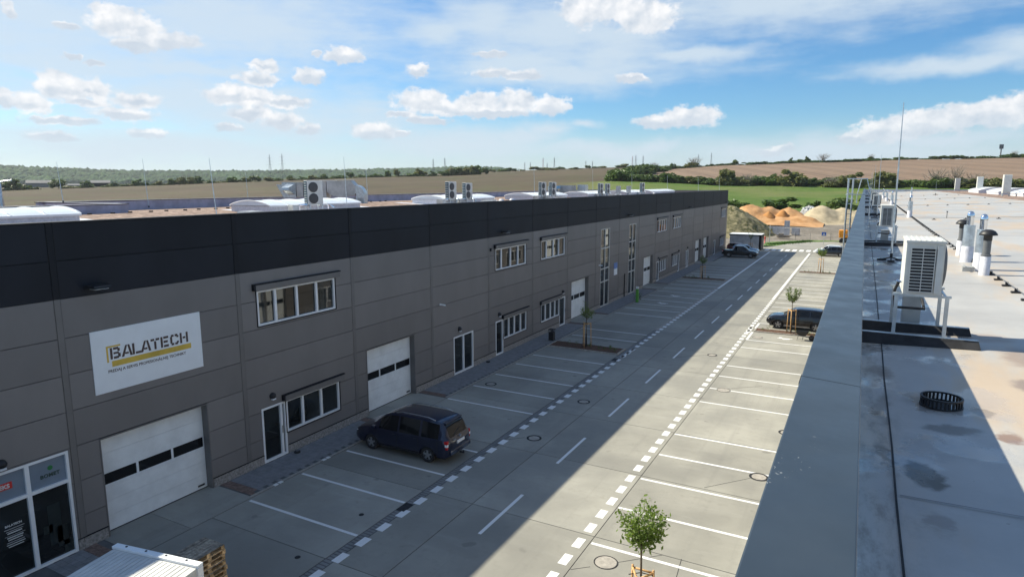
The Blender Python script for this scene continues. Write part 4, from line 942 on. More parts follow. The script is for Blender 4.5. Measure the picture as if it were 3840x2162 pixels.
# big duct unit
AH = thing('air_handling_unit', (-39, 38, 9.4), 'large sheet metal air handling unit with bent ducts on the grey warehouse roof', 'air handling unit')
def ap(u, v, d=0):  # along the unit from left end (-41.6,37.4) to right end (-36.1,40.3), d = depth backwards
    ax = Vector((5.5, 2.85, 0)).normalized(); bx_ = Vector((-ax.y, ax.x, 0)); return Vector((-41.6, 37.45, 0))+ax*u+bx_*d+Vector((0, 0, v))
def abox(name, u0, u1, v0, v1, m, d0=0, d1=1.3, bevel=.02):
    b_ = MB().add([ap(u0, v0, d0), ap(u1, v0, d0), ap(u1, v0, d1), ap(u0, v0, d1), ap(u0, v1, d0), ap(u1, v1, d0), ap(u1, v1, d1), ap(u0, v1, d1)], [(0,3,2,1),(4,5,6,7),(0,1,5,4),(1,2,6,5),(2,3,7,6),(3,0,4,7)])
    return b_.build(name, m, AH, bevel=bevel)
b_ = MB(); 
b_.add([ap(0, 11.0), ap(.55, 9.95), ap(1.55, 9.95), ap(1.55, 11.18), ap(.45, 11.18), ap(.45, 11.0), ap(0, 11.0, 1.2), ap(.55, 9.95, 1.2), ap(1.55, 9.95, 1.2), ap(1.55, 11.18, 1.2), ap(.45, 11.18, 1.2), ap(.45, 11.0, 1.2)], [(0,1,2,3,4,5),(11,10,9,8,7,6),(0,6,7,1),(1,7,8,2),(2,8,9,3),(3,9,10,4),(4,10,11,5),(5,11,6,0)]); b_.build('intake_hood', M_galv, AH)
b_ = MB(); b_.add([ap(.6, 10.75, -.6), ap(1.2, 10.75, -.6), ap(1.2, 10.55, -.62), ap(.65, 10.55, -.62), ap(.9, 11.05, -.1), ap(1.5, 11.05, 0), ap(1.5, 10.2, 0), ap(.9, 10.2, 0)], [(0,1,5,4),(0,3,2,1),(1,2,6,5),(3,7,6,2),(0,4,7,3)]); b_.build('snout', M_galv, AH)
abox('fan_section', 1.6, 2.15, 10.02, 11.18, M_duct); abox('fan_section', 2.2, 2.75, 10.02, 11.16, M_duct); abox('middle_section', 2.8, 4.0, 9.9, 11.2, M_duct)
b_ = MB(); pl = [(4.05, 11.25), (6.0, 11.3), (6.35, 10.9), (6.3, 10.15), (4.95, 9.98), (4.5, 10.1), (4.05, 10.4)]
b_.add([ap(u, v, 0) for u, v in pl]+[ap(u, v, 1.2) for u, v in pl], [tuple(range(7)), tuple(reversed(range(7, 14)))]+[(i, i+7, (i+1) % 7+7, (i+1) % 7) for i in range(7)]); b_.build('transition_duct', M_duct, AH)
b_ = MB(); P_ = []
for k in range(8):
    an = math.pi/2*k/7; P_.append([ap(6.3+.75*math.sin(an), 10.2+.75*math.cos(an), 0), ap(6.3+.75*math.sin(an), 10.2+.75*math.cos(an), 1.1), ap(6.3+.1*math.sin(an), 10.2+.1*math.cos(an), 1.1), ap(6.3+.1*math.sin(an), 10.2+.1*math.cos(an), 0)])
P_.append([p+Vector((0, 0, -.75)) for p in P_[-1]]); b_.grid(P_, closed=True); b_.build('bent_duct', M_galv, AH)
for u0, u1 in ((5.1, 5.3), (5.35, 6.2), (6.5, 7.0)): abox('support_leg', u0, u1, 9.35, 9.95, M_duct, 0, .6)
abox('top_lid', 3.5, 4.6, 11.22, 11.34, M_acw, 0, 1.2); abox('top_lid', 4.7, 5.3, 11.32, 11.36, M_acw, .1, 1.2); abox('top_lid', 5.36, 6.0, 11.32, 11.36, M_acw, .1, 1.2)
abox('base_frame', .4, 6.9, 9.35, 9.5, M_galv, .1, .9)
# second duct unit far away
A2 = thing('duct_unit', (-40.5, 96, 9.3), 'distant sheet metal duct unit beyond the third pair of twin fan units', 'air handling unit')
MB().box(-43.2, -42.0, 92, 93.2, 9.3, 10.7).build('hood', M_galv, A2); MB().box(-41.9, -39.6, 93.5, 94.7, 9.4, 10.8).build('section', M_duct, A2); MB().box(-39.5, -38.2, 95, 96.2, 9.4, 10.9).build('section', M_galv, A2); MB().tube([(-42.6, 92.5, 10.7), (-42.6, 92.5, 11.2)], .25, 10).build('vent', M_galv, A2)
MB().box(-42.2, -41.2, 91.8, 92.3, 10.3, 10.75).build('blue_hood', mat('sky blue hood', (.2, .4, .6), .4), A2)
# small roof boxes and cowls along the parapet
def roofbox(x, y, s_, lab):
    t = thing('roof_box', (x, y, 9.2), lab, 'roof box', 'small roof boxes behind the dark parapet'); MB().box(x-.35*s_, x+.35*s_, y-.35*s_, y+.35*s_, 9.2, 9.2+.55*s_).build('body', M_acw, t, bevel=.02); MB().box(x-.38*s_, x+.38*s_, y-.38*s_, y+.38*s_, 9.2+.55*s_, 9.2+.62*s_).build('lid', M_duct, t)
def cowl(x, y, s_, lab):
    t = thing('roof_cowl', (x, y, 9.2), lab, 'roof cowl', 'white roof cowls behind the dark parapet'); MB().lathe((x, y, 9.2), [(.14*s_, 0), (.14*s_, .35*s_), (.25*s_, .36*s_), (.25*s_, .42*s_), (.14*s_, .6*s_), (.001, .62*s_)], 16).build('cowl_hood', M_membw, t, smooth=True); MB().lathe((x, y, 9.2), [(.2*s_, 0), (.2*s_, .06*s_)], 16).build('flange', M_rubber, t)
def sc_at(x, y, z, f_): return (x*f_, y*f_, 11-(11-z)*f_)
roofbox(-24.3, 20.3, 1.0, 'cream roof box with a dark side standing just behind the dark parapet, nearest one')
for i, (x, y, k_) in enumerate(((-23.5, 40.1, 'box'), (-23.6, 42.3, 'cowl'), (-25.3, 43.4, 'box'), (-25.6, 45.8, 'cowl'), (-25.6, 47.6, 'cowl'), (-25.6, 57.4, 'box'), (-26.2, 73.8, 'box'), (-26., 75.0, 'box'), (-25, 87, 'cowl'), (-22.4, 113.0, 'cowl'), (-21.8, 113.4, 'cowl'))):
    (roofbox if k_ == 'box' else cowl)(x, y, 1.05, f'small pale roof {k_} behind the dark parapet, number {["two","three","four","five","six","seven","eight","nine","ten","eleven","twelve"][i]} from the left')
RODS = [(-40.5, 20.9, 9.9, 12.3), (-42.4, 27.2, 9.4, 12.7), (-26.3, 20.1, 9.3, 12.2), (-42.5, 35.4, 9.4, 11.95), (-27.7, 30.3, 9.35, 12.65), (-40.4, 47.0, 9.4, 12.7), (-33.6, 68.0, 9.55, 12.8), (-34.9, 89.8, 9.5, 13.2), (-33.2, 102.7, 9.5, 12.9), (-29.5, 110.5, 9.5, 12.5), (-25.0, 113.5, 9.3, 12.2), (-21.6, 113.9, 9.1, 12.2)]
for i, (x, y, z, tp) in enumerate(RODS): rod(x, y, z, tp, f'thin lightning rod on the grey roof, {["leftmost","second from the left","third from the left, pale and close","fourth from the left","close one just right of the big duct unit","first beyond the big duct unit","before the second pair of twin fan units","above the distant duct unit","before the last twin fan unit","first of the last three","middle of the last three","last before the far corner"][i]}', (-.25 if i < 3 else -.1, 0), r0=.028 if i > 4 else .022, base=False)
for i in range(26):
    y = 17.5+i*1.1; t = tag(MB().obox((-33.5-.2*(i % 2)-i*.12, y, 9.54), .16, .13, .07, .3).build('ballast_block', M_rubber), 'dark ballast block on the gravel roof below the lilac wall', 'ballast block', 'ballast blocks on the gravel roof')

# ------------------------------------------------------------------ islands, young trees
def leafquad(b_, p, s_, rng, m=0):
    d = Vector((rng.gauss(0, 1), rng.gauss(0, 1), rng.gauss(0, .6))).normalized(); n_ = d.orthogonal().normalized(); n_.rotate(Matrix.Rotation(rng.uniform(0, 6.28), 3, d))
    a = d*s_; c_ = d.cross(n_)*s_*.5
    b_.add([p-a, p-c_*.9+a*.1, p+a, p+c_*.9+a*.1], [(0,1,2,3)], m)
def island(x0, x1, y0, y1, lab):
    t = thing('planter', ((x0+x1)/2, (y0+y1)/2, 0), lab, 'planting bed', 'kerbed planting beds')
    for (a0, a1, c0, c1) in ((x0, x1, y0, y0+.1), (x0, x1, y1-.1, y1), (x0, x0+.1, y0+.1, y1-.1), (x1-.1, x1, y0+.1, y1-.1)): MB().box(a0, a1, c0, c1, -.05, .08).build('kerb', M_kerb, t, bevel=.01)
    N = 14; P_ = [[(lerp(x0+.1, x1-.1, i/N), lerp(y0+.1, y1-.1, j/6), .06+.03*noise.noise(Vector((i*1.7+x0, j*1.9+y0, 0)))) for i in range(N+1)] for j in range(7)]
    MB().grid(P_).build('mulch', M_mulch, t)
    rng = random.Random(int(y0*10)); b_ = MB()
    for k in range(11):
        cx, cy = rng.uniform(x0+.3, x1-.3), rng.uniform(y0+.3, y1-.3); hh = rng.uniform(.12, .32)
        for q in range(26): leafquad(b_, Vector((cx+rng.gauss(0, .07), cy+rng.gauss(0, .07), .08+rng.uniform(0, hh))), .04, rng)
    tag(b_.build('ground_plants', M_hedge, t), kind='stuff')
    return t
def young_tree(x, y, lab, z0, z1, rw, n_leaf, seed, dens=1., stk=1.8, leaf=.05):
    rng = random.Random(seed); t = thing('young_tree', (x, y, 0), lab, 'tree', 'staked young trees')
    zf = z0-.05
    MB().tube([(x, y, 0), (x+.01, y, zf*.5), (x-.01, y, zf), (x, y, zf+.2)], [.035, .03, .025, .02], 8).build('trunk', M_bark, t, smooth=True)
    br = MB(); tips = []
    for k in range(11):
        an = k*2.4+rng.uniform(-.3, .3); rr = rw*rng.uniform(.45, .95); zt = lerp(z0, z1, rng.uniform(.45, 1.0)); s0 = Vector((x, y, zf+rng.uniform(0, .15)))
        e = Vector((x+rr*math.cos(an), y+rr*math.sin(an), zt)); m_ = s0.lerp(e, .5)+Vector((math.cos(an)*.08, math.sin(an)*.08, -.04))
        br.tube([s0, m_, e], [.013, .009, .004], 5); tips.append((s0, m_, e))
    br.build('branches', M_bark, t)
    cr = MB()
    for i in range(n_leaf):
        a, m_, e = rng.choice(tips); f_ = rng.uniform(.25, 1.08); p = (a.lerp(m_, f_*2) if f_ < .5 else m_.lerp(e, f_*2-1))
        p = p+Vector((rng.gauss(0, .09), rng.gauss(0, .09), rng.gauss(0, .09)))*dens
        leafquad(cr, p, leaf*rng.uniform(.6, 1.2), rng)
    cr.build('crown', M_leaf, t)
    tops = []
    for k in range(3):
        an = k*2.094+2.6; bx_, by_ = x+.34*math.cos(an), y+.34*math.sin(an); tx, ty = x+.30*math.cos(an), y+.30*math.sin(an); tops.append((tx, ty))
        MB().tube([(bx_, by_, 0), (tx, ty, stk+.03)], .03, 8).build('stake', M_stake, t, smooth=True)
    for k in range(3): MB().tube([(*tops[k], stk-.04), (*tops[(k+1) % 3], stk-.04)], .028, 8).build('stake_rail', M_stake, t, smooth=True)
    MB().tube([(x-.27, y-.12, stk-.08), (x, y, stk-.02), (x+.26, y+.1, stk-.08)], .012, 5).build('tie_strap', M_blackp, t)
    MB().tube([(x, y, .05), (x, y, .95)], [.07, .05], 8).build('trunk_guard', M_blackp, t)
    return t
island(-18.5, -13.42, 39.45, 41.1, 'kerbed mulch bed in the shade holding the first staked tree'); island(-18.5, -13.42, 76.3, 77.7, 'kerbed mulch bed in the shade, the farther one beside the grey facade')
island(-6.62, -1.9, 50.75, 51.95, 'kerbed bark mulch bed in the sun beside the black parked car'); island(-6.62, -1.9, 88.1, 89.4, 'kerbed mulch bed in the sun, farther along the right hand bays'); island(-6.6, -1.9, 13.4, 14.8, 'kerbed mulch bed below the bottom edge of the picture, in the sun')
young_tree(-4.07, 14.1, 'leafy young tree nearest the camera, full green crown in the sun', 2.36, 3.52, .56, 1500, 3, 1.0, leaf=.062)
young_tree(-4.1, 51.35, 'sparse young tree in the mulch bed beside the black parked car', 2.3, 3.45, .55, 1100, 5, .75, leaf=.058)
young_tree(-16.0, 40.4, 'young tree in the shaded mulch bed by the black bin', 1.95, 3.0, .5, 700, 8, 1., stk=1.7)
young_tree(-16.1, 77.1, 'young tree in the farther shaded mulch bed near the grey facade', 1.75, 2.75, .5, 700, 9, 1., stk=1.5)
young_tree(-4.15, 88.8, 'young tree in the far sunny mulch bed before the parked white car', 2.1, 3.1, .6, 900, 10, .8, stk=1.8, leaf=.06)
young_tree(-15.9, 112.2, 'thin young tree in front of the small grey booth', 2.0, 3.2, .4, 260, 11, .8, stk=1.4)
# bin
t = thing('litter_bin', (-18.9, 41.1, 0), 'black litter bin standing at the head of the first mulch bed', 'bin')
MB().box(-19.08, -18.72, 40.93, 41.27, .04, .62).build('body', M_blackp, t, bevel=.02); MB().box(-19.1, -18.7, 40.9, 41.3, .78, .84).build('lid', M_blackp, t, bevel=.01)
for a in ((-19.07, 40.94), (-18.73, 41.26)): MB().box(a[0]-.015, a[0]+.015, a[1]-.015, a[1]+.015, 0, .8).build('post', M_grey, t)
# charging post
t = thing('charging_post', (-18.15, 58.6, 0), 'green and white charging post at the edge of the shaded bays', 'charging post')
MB().box(-18.27, -18.03, 58.5, 58.7, .02, 1.3).build('body', M_green, t, bevel=.02); MB().box(-18.27, -18.03, 58.5, 58.7, 1.302, 1.5).build('head', M_white, t); MB().box(-18.35, -17.95, 58.4, 58.8, 0, .02).build('foot_plate', M_grey, t)
t = thing('shrub', (-18.4, 59.6, 0), 'small shrub behind the green charging post', 'shrub'); b_ = MB(); rng = random.Random(4)
for q in range(220): leafquad(b_, Vector((-18.4+rng.gauss(0, .18), 59.6+rng.gauss(0, .18), rng.uniform(.1, .75))), .06, rng)
b_.build('foliage', M_hedge, t); MB().tube([(-18.4, 59.6, 0), (-18.4, 59.6, .5)], .02, 5).build('stem', M_bark, t)
# wheelbarrow
t = thing('wheelbarrow', (-3.1, 49.5, 0), 'black wheelbarrow standing next to the bark mulch bed in the sun', 'wheelbarrow')
b_ = MB(); P_ = [[(-3.6, 49.3, .62), (-2.75, 49.28, .68), (-2.75, 49.82, .68), (-3.6, 49.8, .62)], [(-3.4, 49.4, .34), (-2.95, 49.38, .36), (-2.95, 49.72, .36), (-3.4, 49.7, .34)]]; b_.grid(P_, closed=True); b_.add(P_[1], [(0,1,2,3)]); b_.build('tray', M_blackp, t)
MB().tube([(-4.25, 49.25, .68), (-3.6, 49.35, .40), (-2.55, 49.5, .2)], .018, 6).tube([(-4.25, 49.85, .68), (-3.6, 49.75, .40), (-2.55, 49.6, .2)], .018, 6).build('handles', M_grey, t)
MB().lathe((-2.55, 49.55, .2), [(.001, -.05), (.15, -.05), (.2, -.03), (.2, .03), (.15, .05), (.001, .05)], 18, axis='y').build('wheel', M_rubber, t, smooth=False)
MB().tube([(-3.4, 49.36, .4), (-3.5, 49.3, .0), (-3.15, 49.3, .0), (-3.1, 49.36, .38)], .014, 5).tube([(-3.4, 49.74, .4), (-3.5, 49.8, .0), (-3.15, 49.8, .0), (-3.1, 49.74, .38)], .014, 5).build('legs', M_grey, t)

# ------------------------------------------------------------------ cars
def pchip(xs_, ys_, x):
    for i in range(len(xs_)-1):
        if x <= xs_[i+1]:
            h = xs_[i+1]-xs_[i]; t_ = (x-xs_[i])/h
            def sl(k):
                if k <= 0: return (ys_[1]-ys_[0])/(xs_[1]-xs_[0])
                if k >= len(xs_)-1: return (ys_[-1]-ys_[-2])/(xs_[-1]-xs_[-2])
                a = (ys_[k]-ys_[k-1])/(xs_[k]-xs_[k-1]); b = (ys_[k+1]-ys_[k])/(xs_[k+1]-xs_[k]); return 0 if a*b <= 0 else 2*a*b/(a+b)
            m0, m1 = sl(i)*h, sl(i+1)*h; return (2*t_**3-3*t_**2+1)*ys_[i]+(t_**3-2*t_**2+t_)*m0+(-2*t_**3+3*t_**2)*ys_[i+1]+(t_**3-t_**2)*m1
    return ys_[-1]
def make_car(name, lab, cat, loc, rz, paint, st, wheels, wr, side_w, wind, rear, group=None, rails=False, extra=None, tail='wide', label_paint=None):
    """st rows: x, zbot, zbelt, ztop, wlow, wbelt, wtop ; x forward"""
    t = local(thing(name, loc, lab, cat, group)); t.rotation_euler.z = rz
    sx_ = [r_[0] for r_ in st]; L0, L1 = sx_[0], sx_[-1]
    N = 64; X = sorted(set([L0+(L1-L0)*(.5-.5*math.cos(math.pi*i/N))*1. for i in range(N+1)]+[v for ww in side_w for v in ww]+list(wind)+list(rear)))
    G_ = []
    for x in X:
        q = [pchip(sx_, [r_[k] for r_ in st], x) for k in range(1, 7)]; zb, zl, zt, wl, wb, wt_ = q
        arch = 0
        for xw in wheels:
            d = abs(x-xw); Rr = wr*1.16
            if d < Rr: arch = max(arch, wr*.95+math.sqrt(Rr*Rr-d*d))
        zb2 = max(zb, arch); zm = max(zb+.45*(zl-zb), zb2+.02); zl = max(zl, zm+.04); zt = max(zt, zl+.01)
        hgt = zt-zl
        pr = [(0, zb), (wl*.80, zb), (wl*.965, max(zb+.05, zb2)), (max(wl, wb)*1.0, max(zb+.22*(zl-zb), zb2+.01)), (max(wl, wb)*1.008, zm), (wb*.995, lerp(zm, zl, .6)), (wb*.965, zl-.015), (wb*.945, zl),
              (lerp(wb*.945, wt_, .45), zl+.42*hgt), (wt_*1.02, zl+.84*hgt), (wt_*.93, zl+.955*hgt), (wt_*.6, zt-.004*hgt), (0, zt+.012)]
        G_.append([(x, y_, z_) for y_, z_ in pr])
    body = MB(); nJ = len(G_[0]); win = {}
    def cls(i, j):
        xm = (X[i]+X[i+1])/2
        if wind[0] <= xm <= wind[1] and j >= 10: return 'windscreen'
        if rear[0] <= xm <= rear[1] and j >= 10: return 'rear_window'
        for k, (a, b_2) in enumerate(side_w):
            if a <= xm <= b_2 and j in (7, 8): return ('side', k)
        return None
    for sgn_ in (1, -1):
        for i in range(len(X)-1):
            for j in range(nJ-1):
                c_ = cls(i, j); q = [G_[i][j], G_[i+1][j], G_[i+1][j+1], G_[i][j+1]]; q = [Vector((p[0], p[1]*sgn_, p[2])) for p in q]
                if sgn_ < 0: q.reverse()
                key = None if c_ is None else (c_ if isinstance(c_, str) else (c_[0], c_[1], sgn_))
                (body if key is None else win.setdefault(key, MB())).add(q, [(3,2,1,0)])
    def finish(b_, nm, m_, parent):
        o = b_.build(nm, m_, parent, smooth=True); bm = bmesh.new(); bm.from_mesh(o.data); bmesh.ops.remove_doubles(bm, verts=bm.verts, dist=.0008)
        bmesh.ops.dissolve_degenerate(bm, edges=bm.edges, dist=.0005); bmesh.ops.recalc_face_normals(bm, faces=bm.faces) if nm == 'body' else None; bm.to_mesh(o.data); bm.free()
        try: o.data.set_sharp_from_angle(angle=R(38))
        except Exception: pass
        return o
    # end caps
    for e in (0, -1):
        pr = G_[e]; pl_ = [(x, y_, z_) for x, y_, z_ in pr]+[(x, -y_, z_) for x, y_, z_ in reversed(pr[1:-1])]; body.add(pl_, [tuple(range(len(pl_)))])
    finish(body, 'body', paint, t)
    for k, b_ in win.items(): finish(b_, k if isinstance(k, str) else 'side_window', M_carglass, t)
    wmax = max(r_[4] for r_ in st)
    MB().box(L0+.25, L1-.25, -wmax*.78, wmax*.78, .2, .55).build('underbody', M_blackp, t)
    for xw in wheels:
        for sgn_ in (1, -1):
            yc = sgn_*(wmax-.11); wh = MB().lathe((xw, yc, wr), [(wr*.62, -.09), (wr*.93, -.105), (wr, -.07), (wr, .07), (wr*.93, .105), (wr*.62, .09)], 26, axis='y').build('wheel', M_rubber, t, smooth=False)
            rm_ = MB().lathe((xw, yc, wr), [(wr*.66, .085*sgn_), (wr*.60, .09*sgn_), (wr*.58, .055*sgn_)], 26, axis='y')
            for k in range(5):
                an = k*2*math.pi/5+.3; c_, s_ = math.cos(an), math.sin(an); px, pz = -s_, c_
                for wd0, wd1 in ((.055, .035),):
                    vs = []
                    for rr, ww in ((.03, .04), (wr*.62, .03)):
                        for sd_ in (-1, 1): vs.append((xw+c_*rr+px*ww*sd_, yc+sgn_*.07, wr+s_*rr+pz*ww*sd_))
                    for rr, ww in ((.03, .05), (wr*.62, .038)):
                        for sd_ in (-1, 1): vs.append((xw+c_*rr+px*ww*sd_, yc+sgn_*.092, wr+s_*rr+pz*ww*sd_))
                    rm_.add(vs, [(4,5,7,6),(0,4,6,2),(1,3,7,5),(0,1,5,4),(2,6,7,3)])
            rm_.lathe((xw, yc, wr), [(.055, .095*sgn_), (.001, .098*sgn_)], 12, axis='y'); rm_.build('rim', M_rim, wh)
            MB().lathe((xw, yc, wr), [(wr*.6, .04*sgn_), (.001, .04*sgn_)], 18, axis='y').build('hub_shadow', M_blackp, wh)
    f1 = lambda x, k: pchip(sx_, [r_[k] for r_ in st], x)
    # front lamps, tail lamps, mirrors, plates
    xf = L1-.30; zf = f1(xf, 2)-.09; wf = f1(xf, 5)
    for s_ in (1, -1):
        b_ = MB(); b_.add([(xf-.12, s_*(wf+.005), zf+.02), (xf+.14, s_*(wf-.03), zf-.04), (xf+.24, s_*(wf-.22), zf-.04), (xf+.14, s_*(wf-.26), zf+.06), (xf-.02, s_*(wf-.12), zf+.10), (xf-.1, s_*(wf-.06), zf-.10), (xf+.15, s_*(wf-.08), zf-.15), (xf+.18, s_*(wf-.22), zf-.14)], [(0,1,3,4),(1,2,3),(0,5,6,1),(1,6,7,2)] if s_ > 0 else [(4,3,1,0),(3,2,1),(1,6,5,0),(2,7,6,1)]); b_.build('headlight', M_lamp, t)
        xm_ = wind[1]-.25; MB().box(xm_-.09, xm_+.09, s_*(wmax-.02), s_*(wmax+.16), f1(xm_, 2)+.0, f1(xm_, 2)+.15).build('mirror', paint, t, bevel=.03)
        xr = L0+.17; b_ = MB(); zt_ = f1(xr, 2); wq = f1(xr, 5)
        if tail: b_.box(xr-.10, xr+.06, s_*(wq-.14), s_*(wq+.006), zt_-.36, zt_-.02); b_.build('tail_light', M_tail, t, bevel=.02); MB().box(xr-.105, xr+.01, s_*(wq-.12), s_*(wq+.009), zt_-.25, zt_-.15).build('reverse_lamp', M_lamp, t)
    if tail:
        MB().box(L0-.035, L0+.0, -.26, .26, .78, .89).build('number_plate', M_white, t); MB().box(L0-.03, L0+.05, -.8*wmax, .8*wmax, .42, .60).build('rear_bumper', paint, t, bevel=.03)
        vs, fs = textmesh('BA-', .085, .002, .003); MB().add([(L0-.037, -.2*-1-p[0], .80+p[1]) for p in vs], [f[::1] for f in fs]).build('lettering', M_ink, t) if False else None
    MB().box(L1-.12, L1+.012, -.45, .45, f1(L1-.1, 1)+.10, f1(L1-.1, 1)+.26).build('grille', M_blackp, t, bevel=.01)
    # door seams and handles
    for x in [ (a[0]+a[1])/2 for a in side_w][:0]: pass
    for s_ in (1, -1):
        for k, (a, b_2) in enumerate(side_w):
            MB().box(a-.006, a+.006, s_*(wmax*1.0), s_*(wmax*1.011), .42, f1(a, 2)-.05).build('door_seam', M_blackp, t)
            if k > 0 or len(side_w) < 3: MB().box(a+.06, a+.22, s_*(wmax*.995), s_*(wmax*1.03), f1(a, 2)-.13, f1(a, 2)-.10).build('door_handle', paint, t)
        MB().box(wheels[0]+wr*1.2, wheels[1]-wr*1.2, s_*(wmax*.97), s_*(wmax*1.012), .27, .35).build('side_skirt', M_blackp if paint != M_blackcar else M_rim, t)
        if rails:
            x0_, x1_ = rails; pts = [(lerp(x0_, x1_, q/6), s_*(f1(lerp(x0_, x1_, q/6), 6)*.93), f1(lerp(x0_, x1_, q/6), 3)+(.045 if 0 < q < 6 else -.01)) for q in range(7)]
            MB().tube(pts, .017, 6).build('roof_rail', M_rim, t, smooth=True)
    if extra: extra(t)
    return t
MPV = [(-2.45,.42,.80,.90,.60,.60,.52),(-2.40,.34,.97,1.02,.76,.75,.64),(-2.30,.29,1.03,1.22,.86,.84,.655),(-2.18,.27,1.05,1.50,.915,.90,.655),(-2.02,.26,1.05,1.66,.92,.905,.66),(-1.8,.25,1.04,1.71,.925,.91,.67),(-1.2,.24,1.03,1.745,.925,.915,.68),(-.3,.23,1.01,1.75,.925,.915,.68),(.35,.23,1.0,1.72,.925,.915,.665),(.75,.23,.99,1.60,.925,.91,.64),(1.15,.23,.98,1.32,.92,.905,.63),(1.48,.23,.97,1.07,.915,.90,.66),(1.7,.24,.94,.99,.91,.89,.68),(2.05,.26,.86,.91,.88,.86,.64),(2.27,.3,.76,.80,.82,.80,.56),(2.38,.36,.66,.69,.72,.70,.46),(2.43,.42,.58,.60,.58,.56,.38)]
def mpv_extra(t):
    vs, fs = textmesh('BA-747', .09, .002, .004)
    MB().add([(-2.469, .20-p[0], .80+p[1]) for p in vs], [tuple(f) for f in fs]).build('lettering', M_ink, t) if False else None
    MB().box(-2.475, -2.43, .33, .50, .97, 1.0).build('badge', M_rim, t); MB().box(-2.47, -2.40, -.06, .06, .98, 1.05).build('badge', M_rim, t)
    MB().box(-2.62, -2.42, -.03, .03, .30, .35).tube([(-2.6, 0, .33), (-2.6, 0, .42)], .025, 8).build('tow_bar', M_blackp, t)
    MB().box(-2.17, -1.98, -.58, .58, 1.60, 1.655).build('roof_spoiler', M_navy, t, bevel=.02)
    MB().tube([(-2.36, .35, 1.12), (-2.27, -.2, 1.30)], .012, 5).build('rear_wiper', M_blackp, t)
    MB().box(1.3, 1.5, .3, .5, 1.12, 1.13)
make_car('parked_car', 'dark blue people carrier parked in the shaded bay facing the grey wall', 'car', (-16.1, 20.95, 0), math.pi, M_navy, MPV, (-1.46, 1.42), .325, [(-1.95, -1.12), (-1.02, -.02), (.06, 1.02)], (.62, 1.44), (-2.37, -2.08), rails=(-1.7, .25), extra=mpv_extra)
SUV = [(-2.2,.45,.85,.92,.70,.70,.60),(-2.16,.36,1.0,1.06,.86,.83,.68),(-2.05,.31,1.08,1.30,.90,.87,.66),(-1.85,.29,1.10,1.50,.915,.895,.64),(-1.6,.28,1.09,1.58,.92,.90,.65),(-.9,.27,1.06,1.63,.92,.905,.67),(-.2,.27,1.04,1.63,.92,.905,.67),(.2,.27,1.03,1.58,.92,.905,.65),(.6,.27,1.02,1.38,.92,.90,.63),(.95,.27,1.01,1.14,.92,.90,.66),(1.1,.27,1.0,1.07,.92,.90,.70),(1.6,.28,.95,1.02,.91,.88,.68),(1.95,.32,.86,.92,.87,.85,.62),(2.12,.38,.74,.80,.80,.77,.54),(2.2,.46,.64,.68,.66,.62,.44)]
make_car('parked_car', 'black compact crossover parked in the sun beside the bark mulch bed', 'car', (-3.82, 53.55, 0), math.pi, M_blackcar, SUV, (-1.32, 1.32), .35, [(-1.75, -.92), (-.84, -.0), (.06, .72)], (.2, 1.02), (-2.1, -1.78))
HB = [(-2.0,.42,.80,.88,.66,.66,.56),(-1.96,.34,.95,1.02,.80,.78,.64),(-1.84,.29,1.0,1.25,.85,.83,.62),(-1.6,.26,1.0,1.44,.87,.85,.61),(-1.2,.25,.99,1.50,.875,.86,.63),(-.3,.24,.97,1.52,.875,.86,.64),(.2,.24,.96,1.47,.875,.86,.63),(.6,.24,.95,1.28,.875,.855,.60),(1.0,.24,.94,1.02,.87,.85,.64),(1.3,.25,.90,.96,.86,.84,.66),(1.7,.28,.80,.86,.82,.80,.58),(1.9,.34,.68,.73,.74,.70,.5),(2.0,.42,.58,.62,.6,.58,.4)]
hb_w = dict(wheels=(-1.22, 1.24), wr=.31, side_w=[(-1.5, -.75), (-.67, .05), (.11, .75)], wind=(.3, 1.0), rear=(-1.9, -1.62))
make_car('parked_car', 'small black hatchback parked in the sun, nearer of the two far right cars', 'car', (-3.8, 110.9, 0), math.pi, M_blackcar, HB, **hb_w, group='far right cars')
make_car('parked_car', 'small white hatchback parked just behind the black hatchback at far right', 'car', (-4.3, 113.2, 0), math.pi, M_whitecar, HB, **hb_w, group='far right cars')
make_car('parked_car', 'pale blue hatchback beyond the dark pickup by the grey booth', 'car', (-16.0, 108.3, 0), 0, carpaint('pale blue paint', (.35, .48, .62), .1), HB, **hb_w)
make_car('parked_car', 'dull red car mostly hidden between the dark pickup and the grey wall', 'car', (-17.3, 110.8, 0), 0, carpaint('dull red paint', (.18, .05, .04), .1), HB, **hb_w)
PK = [(-2.6,.55,.90,.95,.80,.80,.78),(-2.55,.45,1.08,1.12,.88,.86,.80),(-2.3,.42,1.1,1.13,.90,.88,.82),(-1.0,.40,1.1,1.13,.91,.89,.82),(-.82,.38,1.1,1.35,.91,.89,.68),(-.7,.38,1.09,1.70,.91,.89,.64),(-.3,.37,1.08,1.78,.91,.90,.66),(.4,.36,1.07,1.76,.91,.90,.66),(.75,.36,1.06,1.6,.91,.895,.63),(1.15,.36,1.05,1.28,.91,.89,.64),(1.4,.36,1.04,1.12,.91,.89,.68),(1.9,.38,1.0,1.06,.90,.87,.68),(2.3,.42,.92,.97,.86,.83,.62),(2.5,.48,.78,.82,.78,.74,.54),(2.6,.56,.66,.70,.62,.6,.44)]
make_car('parked_pickup', 'black pickup truck parked in the shade near the far end of the grey facade', 'pickup truck', (-16.0, 103.0, 0), 0, M_blackcar, PK, (-1.55, 1.65), .38, [(-.62, .12), (.18, .95)], (.72, 1.36), (-.84, -.74))

